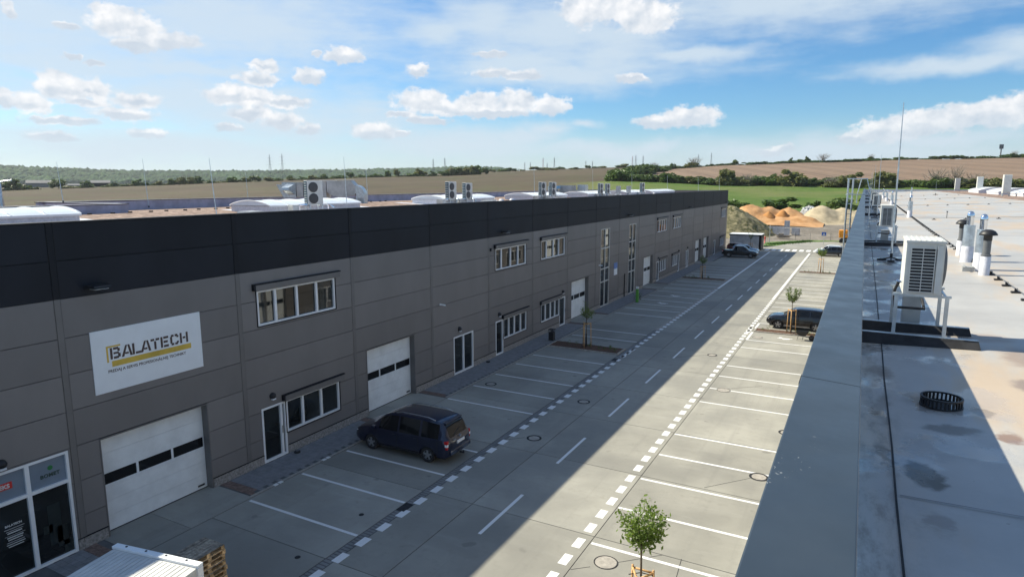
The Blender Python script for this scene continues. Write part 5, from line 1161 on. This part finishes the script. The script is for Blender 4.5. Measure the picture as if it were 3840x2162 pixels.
# ------------------------------------------------------------------ box trailer and pallets
TR = thing('box_trailer', (-12.8, 5.5, 0), 'white box trailer with a ribbed roof parked at the bottom left, half in the sun', 'trailer')
an = math.atan2(.40, 2.29); ca_, sa_ = math.cos(an), math.sin(an)
def tp(u, v, z): return (-13.96+ca_*u+sa_*v*1.0, 7.54+sa_*u-ca_*v, z)   # u across (left to right), v back towards the camera
W_ = 2.34; Lt = 5.5
def tbox(u0, u1, v0, v1, z0, z1, b_=None):
    b_ = b_ or MB(); return b_.add([tp(u0, v0, z0), tp(u1, v0, z0), tp(u1, v1, z0), tp(u0, v1, z0), tp(u0, v0, z1), tp(u1, v0, z1), tp(u1, v1, z1), tp(u0, v1, z1)], [(0,1,2,3),(4,7,6,5),(0,4,5,1),(1,5,6,2),(2,6,7,3),(3,7,4,0)])
M_trw = mat('white trailer skin', (.60, .60, .58), .5, var=.06, scale=2)
tbox(.03, W_-.03, .03, Lt, .95, 3.14).build('box_body', M_trw, TR)
for i in range(19): tbox(.06+i*.118, .06+i*.118+.098, .16, Lt-.05, 3.14, 3.149).build('roof_rib', M_trw, TR)
tbox(-.01, W_+.01, -.02, .13, 3.14, 3.20).build('front_rail', M_signw, TR, bevel=.008)
tbox(W_-.04, W_+.02, 0, .14, .95, 3.14).build('corner_post', M_white, TR); tbox(W_-.03, W_+.015, .2, Lt, 3.10, 3.165).build('side_rail', M_trw, TR)
tbox(W_-.028, W_-.02, .25, .7, 2.6, 2.95).build('orange_plate', M_orange, TR)
for i in range(4): tbox(.3+i*.55, .34+i*.55, .02, .06, 3.2, 3.212).build('rail_bolt', M_rubber, TR)
for v_ in (3.2, 4.2):
    for u in (.12, W_-.12): p = tp(u, v_, .42); MB().lathe(p, [(.001, -.12), (.3, -.12), (.42, -.1), (.42, .1), (.3, .12), (.001, .12)], 20, axis='x').build('wheel', M_rubber, TR)
tbox(.3, W_-.3, .2, Lt, .6, .95).build('chassis', M_blackp, TR); tbox(.9, 1.1, -.9, .2, .6, .75).build('drawbar', M_blackp, TR)
tag(TR)
def pallet(z, k, first=None, dx=0, dy=0, rz=0):
    if first: return dup(first, (-14.87+dx, 10.06+dy, z), rz=rz, label=f'wooden pallet in the stack behind the trailer, {k}')
    t = local(thing('wooden_pallet', (-14.87+dx, 10.06+dy, z), f'wooden pallet in the stack behind the trailer, {k}', 'pallet', 'stacked wooden pallets'))
    # 0.8 wide (x) x 1.0 deep (y); deck boards run along y
    for i in range(7): MB().box(-.4+i*.116+.002, -.4+i*.116+.098, -.5, .5, .122, .144).build('deck_board', M_woodg, t)
    for yy in (-.5, -.05, .4): MB().box(-.4, .4, yy, yy+.1, .1, .121).build('cross_board', M_wood, t)
    for xx in (-.4, -.07, .26):
        for yy in (-.5, -.05, .4): MB().box(xx+.001, xx+.139, yy+.001, yy+.099, .022, .099).build('block', M_wood, t)
        MB().box(xx, xx+.14, -.5, .5, 0, .021).build('bottom_board', M_wood, t)
    return t
p0 = None; nm = ['bottom', 'second from the bottom', 'third from the bottom', 'fourth from the bottom', 'fifth', 'fifth from the top', 'fourth from the top', 'third from the top', 'second from the top', 'topmost']
rng = random.Random(2)
for k in range(10):
    q = pallet(.001+k*.1465, nm[k], p0, rng.uniform(-.02, .02), rng.uniform(-.02, .02), R(3)+rng.uniform(-.02, .02)); p0 = p0 or q

# ------------------------------------------------------------------ far end of the yard
M_render = mat('pale grey render', (.52, .52, .53), .7)
BO = thing('booth', (-17.3, 116.8, 0), 'small grey flat roofed booth with a bright white roof edge past the warehouse corner', 'booth')
for i in range(4): MB().box(-19.75+i*1.18, -18.58+i*1.18, 115.3, 118.6, 0, 2.4).build('wall_panel', M_render, BO)
MB().box(-15.02, -14.7, 115.35, 118.55, 0, 2.4).build('dark_wall', M_panel_dark, BO)
MB().box(-19.9, -14.6, 115.15, 118.75, 2.4, 2.52).build('roof_fascia', M_trimd, BO); MB().box(-19.85, -14.65, 115.2, 118.7, 2.525, 2.62).build('roof', M_signw, BO)
MB().box(-14.7, -14.66, 116.2, 117.1, .02, 2.1).build('door', M_trim, BO)
SG = thing('crossing_sign', (-5.98, 131, 0), 'blue and white pedestrian crossing sign on a thin pole beyond the parked cars', 'sign')
MB().tube([(-5.98, 131, 0), (-5.98, 131, 2.35)], .035, 6).build('pole', M_galv, SG); MB().box(-6.35, -5.61, 130.92, 130.95, 1.64, 2.32).build('face', M_blue, SG)
MB().add([(-6.2, 130.915, 1.74), (-5.76, 130.915, 1.74), (-5.98, 130.915, 2.2)], [(0,1,2)]).add([(-6.2, 130.905, 1.74), (-5.76, 130.905, 1.74), (-5.98, 130.905, 2.2)], [(0,1,2)]).build('triangle', M_signw, SG)
pm_ = MB().box(-6.0, -5.96, 130.89, 130.9, 1.86, 2.02).box(-6.04, -6.0, 130.89, 130.9, 1.77, 1.88).box(-5.96, -5.92, 130.89, 130.9, 1.77, 1.88).lathe((-5.98, 130.9, 2.06), [(.035, 0), (.035, -.01), (.001, -.01)], 10, axis='y'); pm_.build('walking_figure', M_blackp, SG)
HY = thing('hydrant', (-15.95, 130.5, 0), 'red hydrant post beside the small booth', 'hydrant'); MB().lathe((-15.95, 130.5, 0), [(.14, 0), (.14, .1), (.1, .12), (.1, .95), (.14, 1.0), (.12, 1.15), (.001, 1.22)], 14).build('body', M_red, HY, smooth=True); MB().box(-16.14, -15.76, 130.45, 130.55, .8, .92).build('outlets', M_red, HY)
LP = thing('lamp_post', (-15.2, 131, 0), 'thin pale lamp post beside the booth', 'lamp post'); MB().tube([(-15.2, 131, 0), (-15.2, 131, 3.2)], [.07, .045], 8).build('pole', M_galv, LP); MB().box(-15.28, -15.12, 130.9, 131.2, 3.2, 3.28).build('lamp_head', M_duct, LP)
for i, x in enumerate((-11.4, -8.8, -5.2)):
    t = tag(MB().tube([(x, 139.+i*.8, 0), (x, 139.+i*.8, 1.5)], .035, 6).build('fence_post', M_grey), 'thin grey site post beyond the grass verge', 'post', 'thin posts beyond the verge')
vg = MB().prism([(-15.4, 124.2), (-13.25, 125.2), (-12.2, 130), (-9.2, 135.7), (-5.3, 138.9), (-3, 139.8), (-3, 141.5), (-9, 140.5), (-15.9, 132)], -.02, .03); tag(vg.build('grass_verge', mat('verge grass', (.085, .15, .03), .9, var=.3, scale=2)), kind='structure')
rng = random.Random(12); b_ = MB()
for k in range(1500):
    f_ = rng.random(); px, py = lerp(-14.9, -8.5, f_)+rng.gauss(0, .5), lerp(127, 138.4, f_)+rng.gauss(0, 1.1)
    b_.add([(px-.05, py, .0), (px+.05, py, .0), (px+rng.uniform(-.05, .05), py, .16)], [(0,1,2)])
tag(b_.build('verge_grass_blades', mat('grass blades', (.08, .16, .025), .8, var=.3, scale=2)), kind='stuff')
# excavator
EX = thing('excavator', (-2.6, 138, 0), 'orange yellow excavator half hidden behind the ladder and parapet', 'excavator')
for y0 in (136.8, 138.7):
    b_ = MB(); pl_ = [(-3.6, .15), (-3.4, 0), (-.4, 0), (-.2, .15), (-.2, .5), (-.5, .72), (-3.3, .72), (-3.6, .5)]
    b_.add([(x, y0, z) for x, z in pl_]+[(x, y0+.55, z) for x, z in pl_], [tuple(range(8)), tuple(reversed(range(8, 16)))]+[(i, i+8, (i+1) % 8+8, (i+1) % 8) for i in range(8)]); b_.build('track', M_rubber, EX)
MB().box(-3.7, -.6, 137.0, 139.1, .95, 1.5).box(-3.75, -2.3, 137.0, 139.1, 1.5, 2.35).build('body', M_orange, EX, bevel=.08); MB().box(-2.2, -.9, 137.0, 138.0, 1.5, 2.9).build('cab', M_carglass, EX, bevel=.05)
MB().box(-2.25, -.85, 136.95, 138.05, 2.9, 2.98).build('cab_roof', M_orange, EX); MB().beam((-.8, 138.5, 1.6), (1.6, 138.5, 3.6), .3, .4).beam((1.6, 138.5, 3.6), (3.2, 138.5, 2.0), .25, .3).build('boom', M_orange, EX)
MB().box(-2.9, -.9, 137.3, 138.8, .6, .95).build('turntable', M_blackp, EX); MB().lathe((-3.72, 137.3, 1.75), [(.3, 0), (.001, 0)], 8, axis='x').v
b_ = MB(); b_.box(2.7, 3.6, 138.1, 138.9, 1.3, 2.0); b_.build('bucket', M_rubber, EX)
# L-shaped concrete blocks
BL = [(-17.9, 151.5, 0), (-17.0, 152.4, 0), (-16.3, 153.2, 0), (-15.4, 149.0, .1), (-14.6, 148.6, .1), (-13.9, 148.4, .1), (-16.3, 149.6, .1), (-12.6, 150.4, .1), (-12.0, 149.6, .1), (-14.4, 153.5, .05), (-15.3, 154, 0)]
bl0 = None
bl = ['far left', 'second from the left', 'at the back left', 'front middle', 'front, right of the middle', 'front right', 'front left', 'right group, rear', 'right group, front', 'tall one on top', 'at the back']
for i, (x, y, rz2) in enumerate(BL):
    sc_ = 1.0
    if bl0 is None:
        bl0 = local(thing('concrete_block', (x, y, .3), 'grey L shaped concrete block on the dirt lot, '+bl[i], 'concrete block', 'L shaped concrete blocks')); MB().box(-.55, .55, -.1, .1, 0, 1.5).build('stem_wall', M_render, bl0); MB().box(-.55, .55, .1, 1.1, 0, .18).build('foot', M_render, bl0)
    else: dup(bl0, (x, y, .3+(1.3 if i == 9 else 0)), rz=rz2, label='grey L shaped concrete block on the dirt lot, '+bl[i])
t = thing('timber_pile', (-14.2, 143.6, .1), 'low brown pile of timber and rubble in front of the concrete blocks', 'timber pile')
for k in range(9): MB().beam((-15.2+rng.uniform(-.3, .3), 143.2+k*.12, .15+.12*(k % 3)), (-13.0+rng.uniform(-.4, .4), 143.3+k*.12, .2+.12*(k % 3)), .12, .12).build('timber', M_woodg, t)
MB().box(-14.9, -14.0, 142.9, 143.6, .1, .95).build('crate', M_woodg, t)
# mounds
def mound(name, peaks, x0, x1, y0, y1, z0f, col, lab, n1=60, n2=34, rough=.35, stuff=None, seed=0, parent=None):
    P_ = []
    for j in range(n2+1):
        row = []
        for i in range(n1+1):
            x, y = lerp(x0, x1, i/n1), lerp(y0, y1, j/n2); z = 0
            for (px, py, rx, ry, h) in peaks:
                d = math.hypot((x-px)/rx, (y-py)/ry); hh = h*max(0, 1-d)
                hh = h*(1-d**1.35) if d < 1 else -.5*(d-1)*h
                z = math.log(math.exp(2.2*z)+math.exp(2.2*max(hh, -2)))/2.2 if (px, py) != tuple(peaks[0][:2]) else hh
            wv_ = max(0, min(1, z/1.0))
            z += rough*wv_*(noise.noise(Vector((x*.45+seed, y*.45, 1)))+.5*noise.noise(Vector((x*1.3+seed, y*1.3, 2)))+.25*noise.noise(Vector((x*3+seed, y*3, 2))))
            row.append((x, y, z0f+z-.25))
        P_.append(row)
    b_ = MB().grid(P_); o = b_.build(name, col, parent, smooth=True, origin=((x0+x1)/2, (y0+y1)/2, z0f-.25)) if parent is None else b_.build(name, col, parent, smooth=True)
    if parent is None: tag(o, lab, 'heap')
    return o
M_sand = mat('orange sand', (.44, .22, .085), .95, var=.12, scale=.5, bump=.8, bscale=2.5, col2=(.56, .32, .15))
M_gravg = mat('grey gravel', (.27, .265, .26), .95, var=.35, scale=3, bump=1., bscale=6)
M_beige = mat('beige sand', (.40, .33, .22), .95, var=.15, scale=.6, bump=.6, bscale=3)
M_earth = mat('weedy earth', (.12, .13, .05), .95, var=.45, scale=1.1, bump=1., bscale=3, col2=(.33, .28, .16))
mound('sand_heap', [(-25.5, 176, 7, 7, 4.6), (-21.3, 178, 6, 7, 4.1), (-16.4, 178, 6, 6, 3.7), (-13.0, 174.5, 5, 5, 2.0), (-19.5, 172.5, 10, 4.5, 1.6), (-24, 172, 6, 4.5, 1.9)], -34, -8, 166, 188, 1.6, M_sand, 'wide heap of orange sand behind the concrete blocks')
mound('sand_heap', [(-20.6, 172.5, 3.0, 3, 3.2), (-17.6, 174.5, 3, 2.6, 3.5)], -24.5, -14, 167, 176, 1.4, mat('deep orange sand', (.42, .18, .05), .95, var=.1, scale=.6, bump=.5, bscale=2, col2=(.48, .23, .075)), 'two smaller darker orange mounds in front of the big sand heap', seed=9, rough=.2)
mound('gravel_heap', [(-12.3, 181.5, 4.2, 5, 3.9), (-10.2, 182, 3, 4, 3.4)], -18, -5, 174, 190, 1.6, M_gravg, 'grey gravel and rubble heap between the orange and the beige heaps', seed=3, rough=.8)
mound('sand_heap', [(-9.2, 180, 6.5, 7, 4.3), (-4.5, 182, 7, 7, 3.6), (0, 184, 7, 7, 3.2)], -17, 8, 171, 192, 1.7, M_beige, 'long heap of beige sand behind the ladder', seed=5)
mound('earth_mound', [(-26.2, 151, 10.5, 11, 6.3), (-30, 152, 10, 10, 5.6)], -42, -14, 138, 166, .2, M_earth, 'green and brown weedy earth mound behind the booth', seed=7, n1=70, n2=60, rough=.35)
rng = random.Random(21); b_ = MB()
for k in range(4200):   # weeds scattered on the earth mound
    a = rng.uniform(0, 6.28); d = rng.uniform(.12, .95); x, y = -26.6+10.5*d*math.cos(a), 151+11*d*math.sin(a)
    if y > 153: continue
    h = .0+6.3*(1-math.hypot((x+26.2)/10.5, (y-151)/11)**1.15) if math.hypot((x+26.2)/10.5, (y-151)/11) < 1 else 0
    if h <= 0.1 or noise.noise(Vector((x*.35, y*.35, 4))) < -.15: continue
    leafquad(b_, Vector((x, y, h+.05+rng.uniform(0, .2))), rng.uniform(.12, .26), rng)
tag(b_.build('mound_weeds', M_hedge2), kind='stuff')
b_ = MB()
for k in range(70): x, y = rng.uniform(-13.6, -10), rng.uniform(177, 180); b_.obox((x, y+3, 4.7+rng.uniform(-.5, .5)-abs(x+12)*.25), rng.uniform(.3, .8), rng.uniform(.2, .5), .3, rng.uniform(0, 3))
tag(b_.build('white_rubble', M_signw), kind='stuff')

# ------------------------------------------------------------------ vegetation far away
def crown_mesh(name, rx, rz2, n_, leaf, seed, m_, clumps=16, zc=None):
    rng = random.Random(seed); b_ = MB(); cs = []
    for k in range(clumps):
        v_ = Vector((rng.gauss(0, 1), rng.gauss(0, 1), rng.gauss(0, 1))).normalized()*rng.uniform(.35, .85); cs.append((Vector((v_.x*rx, v_.y*rx, v_.z*rz2)), rng.uniform(.25, .5)))
    for i in range(n_):
        c_, r_ = rng.choice(cs); v_ = Vector((rng.gauss(0, 1), rng.gauss(0, 1), rng.gauss(0, 1))).normalized()*rng.uniform(.55, 1.)
        p = c_+Vector((v_.x*rx*r_, v_.y*rx*r_, v_.z*rz2*r_))+Vector((0, 0, rz2*1.05 if zc is None else zc)); 
        if p.z < .05: p.z = rng.uniform(.05, .6)
        leafquad(b_, p, leaf*rng.uniform(.6, 1.2), rng)
    return b_.mesh(name, m_)
CR = {k: [crown_mesh('crown', 1, 1, 1300, .20, 30+i*7, m_) for i in range(4)] for k, m_ in (('h', M_hedge), ('o', M_hedge2), ('f', M_bushy))}
TRUNK = MB().tube([(0,0,-.3),(0.03,0,.5),(0,0,1.0)], [.07, .05, .03], 6).mesh('trunk', M_bark)
tw_b = MB(); rng = random.Random(77)
for k in range(26):
    a = rng.uniform(0, 6.28); e = Vector((math.cos(a)*rng.uniform(.2, .8), math.sin(a)*rng.uniform(.2, .8), rng.uniform(1.0, 2.0))); s0 = Vector((0, 0, rng.uniform(.3, 1.0))); tw_b.tube([s0, s0.lerp(e, .5)+Vector((rng.gauss(0, .08), rng.gauss(0, .08), 0)), e], [.03, .02, .008], 4)
    for q in range(3): f2 = e+Vector((rng.gauss(0, .25), rng.gauss(0, .25), rng.uniform(0, .3))); tw_b.tube([s0.lerp(e, .6+.1*q), f2], [.012, .005], 3)
BARE = tw_b.mesh('bare_branches', M_twig)
def far_tree(a, r_, wd_, ht, kind, lab, group, bare=False, dz=0):
    x, y, z = tpos(a, r_); z += dz-(1.0 if r_ > 300 else .3); rng = random.Random(int((a+100)*1000+r_))
    t = bpy.data.objects.new('tree', None); COL.objects.link(t); t.location = (x, y, z); tag(t, lab, 'tree' if ht > 5 else 'bush', group)
    if ht <= 5: t.name = 'bush'
    tr_ = bpy.data.objects.new('trunk', TRUNK); COL.objects.link(tr_); tr_.parent = t; tr_.scale = (ht*.5, ht*.5, ht*.6)
    if bare:
        c_ = bpy.data.objects.new('bare_branches', BARE); COL.objects.link(c_); c_.parent = t; c_.scale = (wd_*.6, wd_*.6, ht*.5)
    if bare != 2:
        c_ = bpy.data.objects.new('crown', rng.choice(CR[kind])); COL.objects.link(c_); c_.parent = t; c_.scale = (wd_/2, wd_/2, ht/2.05*(.7 if bare else 1)); c_.rotation_euler.z = rng.uniform(0, 6)
    return t
rng = random.Random(5)
# hedge at the foot of the tilled hill
a = -19.6
G1 = 'bushes of the hedge along the meadow'
while a < 14:
    wd_ = rng.uniform(7, 11); ht = rng.uniform(4.0, 6.2) if a > -16 else rng.uniform(5, 7)
    k_ = rng.choice('hhhhof')
    far_tree(a+.25, 376, wd_, ht*.75, 'h', 'dense green bush in the long hedge between the meadow and the tilled hill', G1); far_tree(a, 372+rng.uniform(-2, 4), wd_, ht, k_, 'dense green bush in the long hedge between the meadow and the tilled hill', G1); far_tree(a+.5, 378+rng.uniform(0, 3), wd_, ht*rng.uniform(.8, 1.1), 'h', 'dense green bush in the long hedge between the meadow and the tilled hill', G1)
    a += rng.uniform(.75, 1.05)
for (a, wd_, ht, kd, bare, l_) in ((-10.3, 11, 14, 'o', 0, 'taller olive tree sticking out of the hedge at its left part'), (-8.6, 9, 11, 'o', 1, 'olive tree right of the tallest left hedge tree'), (-5.2, 15, 15, 'o', 0, 'broad pale green tree rising from the middle of the hedge'), (-2.4, 9, 10, 'o', 1, 'half bare tree in the hedge left of the ladder'), (-.9, 13, 13.5, 'o', 0, 'wide olive tree in the hedge behind the ladder'), (1.1, 13, 13, 'o', 0, 'second wide olive tree in the hedge above the parapet end'), (4.5, 13, 15, 'h', 1, 'tall dark tree with bare leaning limbs behind the lightning rod'), (5.7, 8, 17, 'o', 2, 'bare trunked tree right of the tall dark tree'), (6.8, 12, 12, 'o', 1, 'thin olive tree above the steel units at right'), (8.2, 12, 10, 'o', 0, 'low olive tree at the right end of the hedge')):
    far_tree(a, 366, wd_*.95, ht*.66, kd, l_, 'taller trees in the meadow hedge', bare)
# clump climbing the hill left of the tilled field
G2 = 'trees of the clump left of the tilled hill'
for i in range(34):
    f_ = i/33; r_ = lerp(385, 640, f_); aa = lerp(-18.3, -15.2, f_**1.2)+rng.uniform(-1.4, .5)*(1-.5*f_)
    far_tree(aa, r_, rng.uniform(9, 13), rng.uniform(5, 8), rng.choice('hhfh'), 'dark green tree in the clump climbing the left side of the tilled hill', G2)
# belt on top of the hill
a = -17.8; G3 = 'bushes of the tree belt on top of the tilled hill'
while a < 13:
    far_tree(a, 655+rng.uniform(-2, 6), rng.uniform(10, 16), rng.uniform(2.8, 4.4)+(2 if a < -14 else 0), rng.choice('hhhf'), 'small dark bush in the belt along the top of the tilled hill', G3); a += rng.uniform(.55, .8)
for (a, wd_, ht, kd, bare, l_) in ((-12.9, 22, 20, 'o', 1, 'tallest half bare tree on the skyline at the left end of the hill belt'), (-16.2, 16, 15, 'o', 1, 'half bare tree on the skyline left of the tallest one'), (-14.6, 10, 15, 'h', 0, 'round skyline tree between the two half bare trees'), (-9.6, 8, 12, 'h', 0, 'small pointed skyline tree right of the pylon'), (-5.4, 6, 12, 'h', 0, 'dark conifer like skyline tree above the beige heap, left one'), (-4.2, 8, 13, 'h', 0, 'dark conifer like skyline tree above the beige heap, right one'), (-3.1, 18, 16, 'o', 2, 'open bare round tree on the skyline above the ladder'), (.2, 9, 13, 'h', 1, 'small wind bent skyline tree right of the ladder'), (8.9, 9, 12, 'h', 1, 'small skyline tree at the right edge by the mast')):
    far_tree(a, 656, wd_*.72, ht*.55, kd, l_, 'single trees on the hill skyline', bare)
# tree line beyond the left field
G4 = 'trees along the far side of the left field'
LT = [(-65.5, 24, 20), (-64.9, 14, 12), (-64.2, 10, 7), (-62.9, 16, 17), (-61.2, 12, 15), (-59.4, 16, 9), (-57.9, 12, 14), (-57.4, 10, 7), (-56.5, 9, 9), (-55.6, 13, 12), (-54.9, 12, 14), (-54.3, 12, 16), (-53.7, 14, 17), (-52.9, 10, 7), (-51.2, 14, 11), (-50.3, 12, 10), (-49.6, 14, 12), (-48.6, 12, 9), (-47.9, 12, 8), (-46.8, 10, 12), (-45.9, 12, 8), (-45.1, 12, 9), (-44.1, 10, 13), (-43.4, 12, 8), (-42.9, 14, 9), (-42.1, 10, 13), (-41.3, 12, 9), (-39.9, 16, 9), (-38.9, 9, 14), (-38.2, 8, 17), (-36.9, 14, 9), (-36.2, 18, 17), (-35.1, 10, 12), (-34.2, 16, 11), (-33.6, 14, 16), (-33.0, 14, 18), (-32.4, 14, 18), (-31.8, 14, 19), (-31.2, 12, 19), (-30.6, 12, 15)]
LT = [(a*1.0, w_, h_) for a, w_, h_ in LT]
ORD = ['first', 'second', 'third', 'fourth', 'fifth', 'sixth', 'seventh', 'eighth', 'ninth', 'tenth', 'eleventh', 'twelfth']
MARK = [(-62.5, 'left of the leftmost lightning rod'), (-57, 'between the first two lightning rods'), (-52.7, 'between the second and third rods'), (-48, 'between the third rod and the large pylons'), (-44, 'above the big duct unit'), (-40, 'right of the big duct unit'), (-36, 'left of the wooded skyline hill'), (-29, 'in the tall grove under the wooded hill')]
seen = {}
for i, (a, w_, h_) in enumerate(LT):
    mk = next(m_ for b2, m_ in MARK if a < b2); seen[mk] = seen.get(mk, 0)+1
    sz_ = 'tall' if h_ >= 14 else ('low broad' if w_ > h_*1.25 else 'middling')
    far_tree(a, 655+rng.uniform(0, 12), w_*.8, h_*.52, rng.choice('hof'), f'{sz_} tree beyond the brown field, {ORD[seen[mk]-1]} {mk}', G4)
a = -66.5
while a < -31:
    if rng.random() < .8: far_tree(a, 660+rng.uniform(0, 10), rng.uniform(8, 16), rng.uniform(1.6, 3.2), rng.choice('hho'), 'low bush in the loose line on the far side of the brown field', 'low bushes on the far side of the brown field')
    a += rng.uniform(.35, .8)
for a in [-30+.9*i for i in range(14)]: far_tree(a+rng.uniform(-.4, .4), rng.uniform(820, 900), rng.uniform(8, 20), rng.uniform(3, 6), rng.choice('oh'), 'small bush on the brown ridge in the middle distance', 'bushes on the brown ridge')
# bushes at the meadow edge behind the heaps
for (a, r_, wd_, ht, kd, l_) in ((-5.8, 205, 11, 4.6, 'f', 'wide fresh green bush behind the orange sand heap'), (-3.35, 200, 5.5, 4, 'f', 'small round bush behind the beige heap'), (-1.4, 200, 9, 5.4, 'h', 'dark bush behind the beige heap beside the ladder'), (-9.9, 198, 7, 4.2, 'f', 'green bush between the warehouse corner and the orange sand'), (-8.8, 204, 5, 3.4, 'f', 'low bush left of the orange sand peak'), (0.5, 200, 8, 4.8, 'h', 'dark bush behind the parapet end')):
    far_tree(a, r_, wd_, ht, kd, l_, 'bushes behind the heaps')
# forest on the far hills
rng = random.Random(99); fb = MB()
ico = bmesh.new(); bmesh.ops.create_icosphere(ico, subdivisions=1, radius=1); iv = [v.co.copy() for v in ico.verts]; ifc = [[v.index for v in f.verts] for f in ico.faces]; ico.free()
for k in range(9500):
    a = rng.uniform(-72, -26.9); r_ = 2380+rng.random()*760
    if a > -29 and r_ > 2900: continue
    x, y, z = tpos(a, r_); s_ = rng.uniform(8, 15); zs2 = s_*rng.uniform(.7, 1.1)
    fb.add([(x+v.x*s_*rng.uniform(.8, 1.15), y+v.y*s_, z+4+v.z*zs2*rng.uniform(.8, 1.2)) for v in iv], ifc)
tag(fb.build('forest', M_forest, smooth=True), kind='stuff')
# low sheds beyond the left field
for i, (a, r_, l_, h_, m_) in enumerate(((-63.8, 900, 30, 8, M_panel), (-61.8, 860, 16, 3, M_panel), (-60.3, 740, 16, 6, M_trimd), (-27.2, 1500, 50, 9, M_signw))):
    x, y, z = tpos(a, r_); t = thing('shed', (x, y, z), ['large grey shed far behind the left field', 'white roofed shed far behind the left field', 'dark gabled barn far behind the left field', 'pale distant shed below the wooded hill'][i], 'shed', None)
    MB().obox((x, y, z), l_, 12, h_*.6, R(-a)).build('wall', m_, t); q = MB(); c0 = Vector((x, y, z+h_*.6)); ax = Vector((math.cos(R(-a)), math.sin(R(-a)), 0)); bx_ = Vector((-ax.y, ax.x, 0))
    pts = [c0-ax*l_/2-bx_*6.5, c0+ax*l_/2-bx_*6.5, c0+ax*l_/2+bx_*6.5, c0-ax*l_/2+bx_*6.5, c0-ax*l_/2+Vector((0,0,h_*.4)), c0+ax*l_/2+Vector((0,0,h_*.4))]
    q.add(pts, [(0,1,5,4),(2,3,4,5),(0,4,3),(1,2,5)]); q.build('roof', M_trim, t)
# pylons
def pylon(a, el1, el0, lab, r_=None, m_=M_grey, arms=3):
    H = 38; t1, t0 = math.tan(R(el1)), math.tan(R(el0)); r_ = r_ or H/(t1-t0); x, y = pol(a, r_); z = 11+r_*t0-3; H = r_*(t1-t0)+3
    t = thing('pylon', (x, y, z), lab, 'pylon', 'lattice pylons on the horizon'); wb_, wt_ = H*.075, H*.012; b_ = MB(); rr = max(.12, r_*.00011)
    cs = [(1,1),(1,-1),(-1,-1),(-1,1)]
    for cx, cy in cs: b_.tube([(x+cx*wb_, y+cy*wb_, z), (x+cx*wt_*2, y+cy*wt_*2, z+H*.6), (x+cx*wt_*.6, y+cy*wt_*.6, z+H)], rr, 4)
    for k in range(9):
        f0, f1_ = k/9*.9, (k+1)/9*.9; w0, w1 = lerp(wb_, wt_*1.5, min(1, f0/.7)), lerp(wb_, wt_*1.5, min(1, f1_/.7))
        for q in range(4): c0, c1 = cs[q], cs[(q+1) % 4]; b_.tube([(x+c0[0]*w0, y+c0[1]*w0, z+H*f0), (x+c1[0]*w1, y+c1[1]*w1, z+H*f1_)], rr*.6, 3)
    b_.build('tower', m_, t)
    for k in range(arms): zz_ = z+H*(.62+.13*k); wd_ = H*(.13-.02*k); MB().tube([(x-wd_, y-wd_*.4, zz_), (x, y, zz_+H*.02), (x+wd_, y+wd_*.4, zz_)], rr*.9, 4).build('cross_arm', m_, t)
M_rw = mat('red white paint', (.5, .12, .1), .6, var=.0, stretch=(0, 0, .06), scale=1., col2=(.7, .68, .66))
PY = [(-48.4, 2.39, .36), (-47.45, 2.47, .43), (-35.07, 2.15, .93), (-34.07, 2.24, .93), (-27.16, 1.88, 1.2), (-26.67, 1.88, 1.2), (-25.57, 2.24, 1.24), (-25.22, 1.83, 1.24), (-24.6, 2.28, 1.24), (-21.89, 1.97, 1.32), (-21.32, 1.97, 1.32), (-17.94, 2.35, 1.46), (-17.66, 2.41, 1.46), (-17.05, 2.39, 1.52), (-12.52, 2.44, 1.64), (-11.49, 2.54, 1.69)]
pn = ['left of the large nearer pair', 'right of the large nearer pair', 'left of the pair above the wooded hill', 'right of the pair above the wooded hill', 'first of the distant middle group', 'second of the distant middle group', 'red and white one of the middle group', 'short one of the middle group', 'tallest of the middle group', 'left of the faint pair', 'right of the faint pair', 'red and white one before the tree clump', 'thin one right of the red and white one', 'last one before the tree clump', 'behind the tallest skyline tree', 'standing alone above the tree belt']
for i, (a, e1, e0) in enumerate(PY): pylon(a, e1, e0, 'lattice power pylon, '+pn[i], m_=M_rw if i in (6, 11) else M_grey)
x, y = pol(8.16, 760); ST = thing('mast', (x, y, 34), 'dark mast with a lamp cluster on the skyline at the far right', 'mast'); MB().tube([(x, y, 30), (x, y, 45)], .5, 6).build('pole', M_grey, ST); MB().box(x-1.6, x+1.6, y-.4, y+.4, 42.5, 46.5).build('lamp_rack', M_grey, ST)

# ------------------------------------------------------------------ haze
hz = MB().box(-9300, 9300, -9300, 9300, -2.5, 118)
mh = bpy.data.materials.new('air haze'); mh.use_nodes = True; th = mh.node_tree; th.nodes.clear()
pv = th.nodes.new('ShaderNodeVolumePrincipled'); pv.inputs['Color'].default_value = (.86, .93, 1, 1); pv.inputs['Density'].default_value = .000065; pv.inputs['Anisotropy'].default_value = .2
oh = th.nodes.new('ShaderNodeOutputMaterial'); th.links.new(pv.outputs[0], oh.inputs['Volume'])
tag(hz.build('haze', mh), kind='stuff')
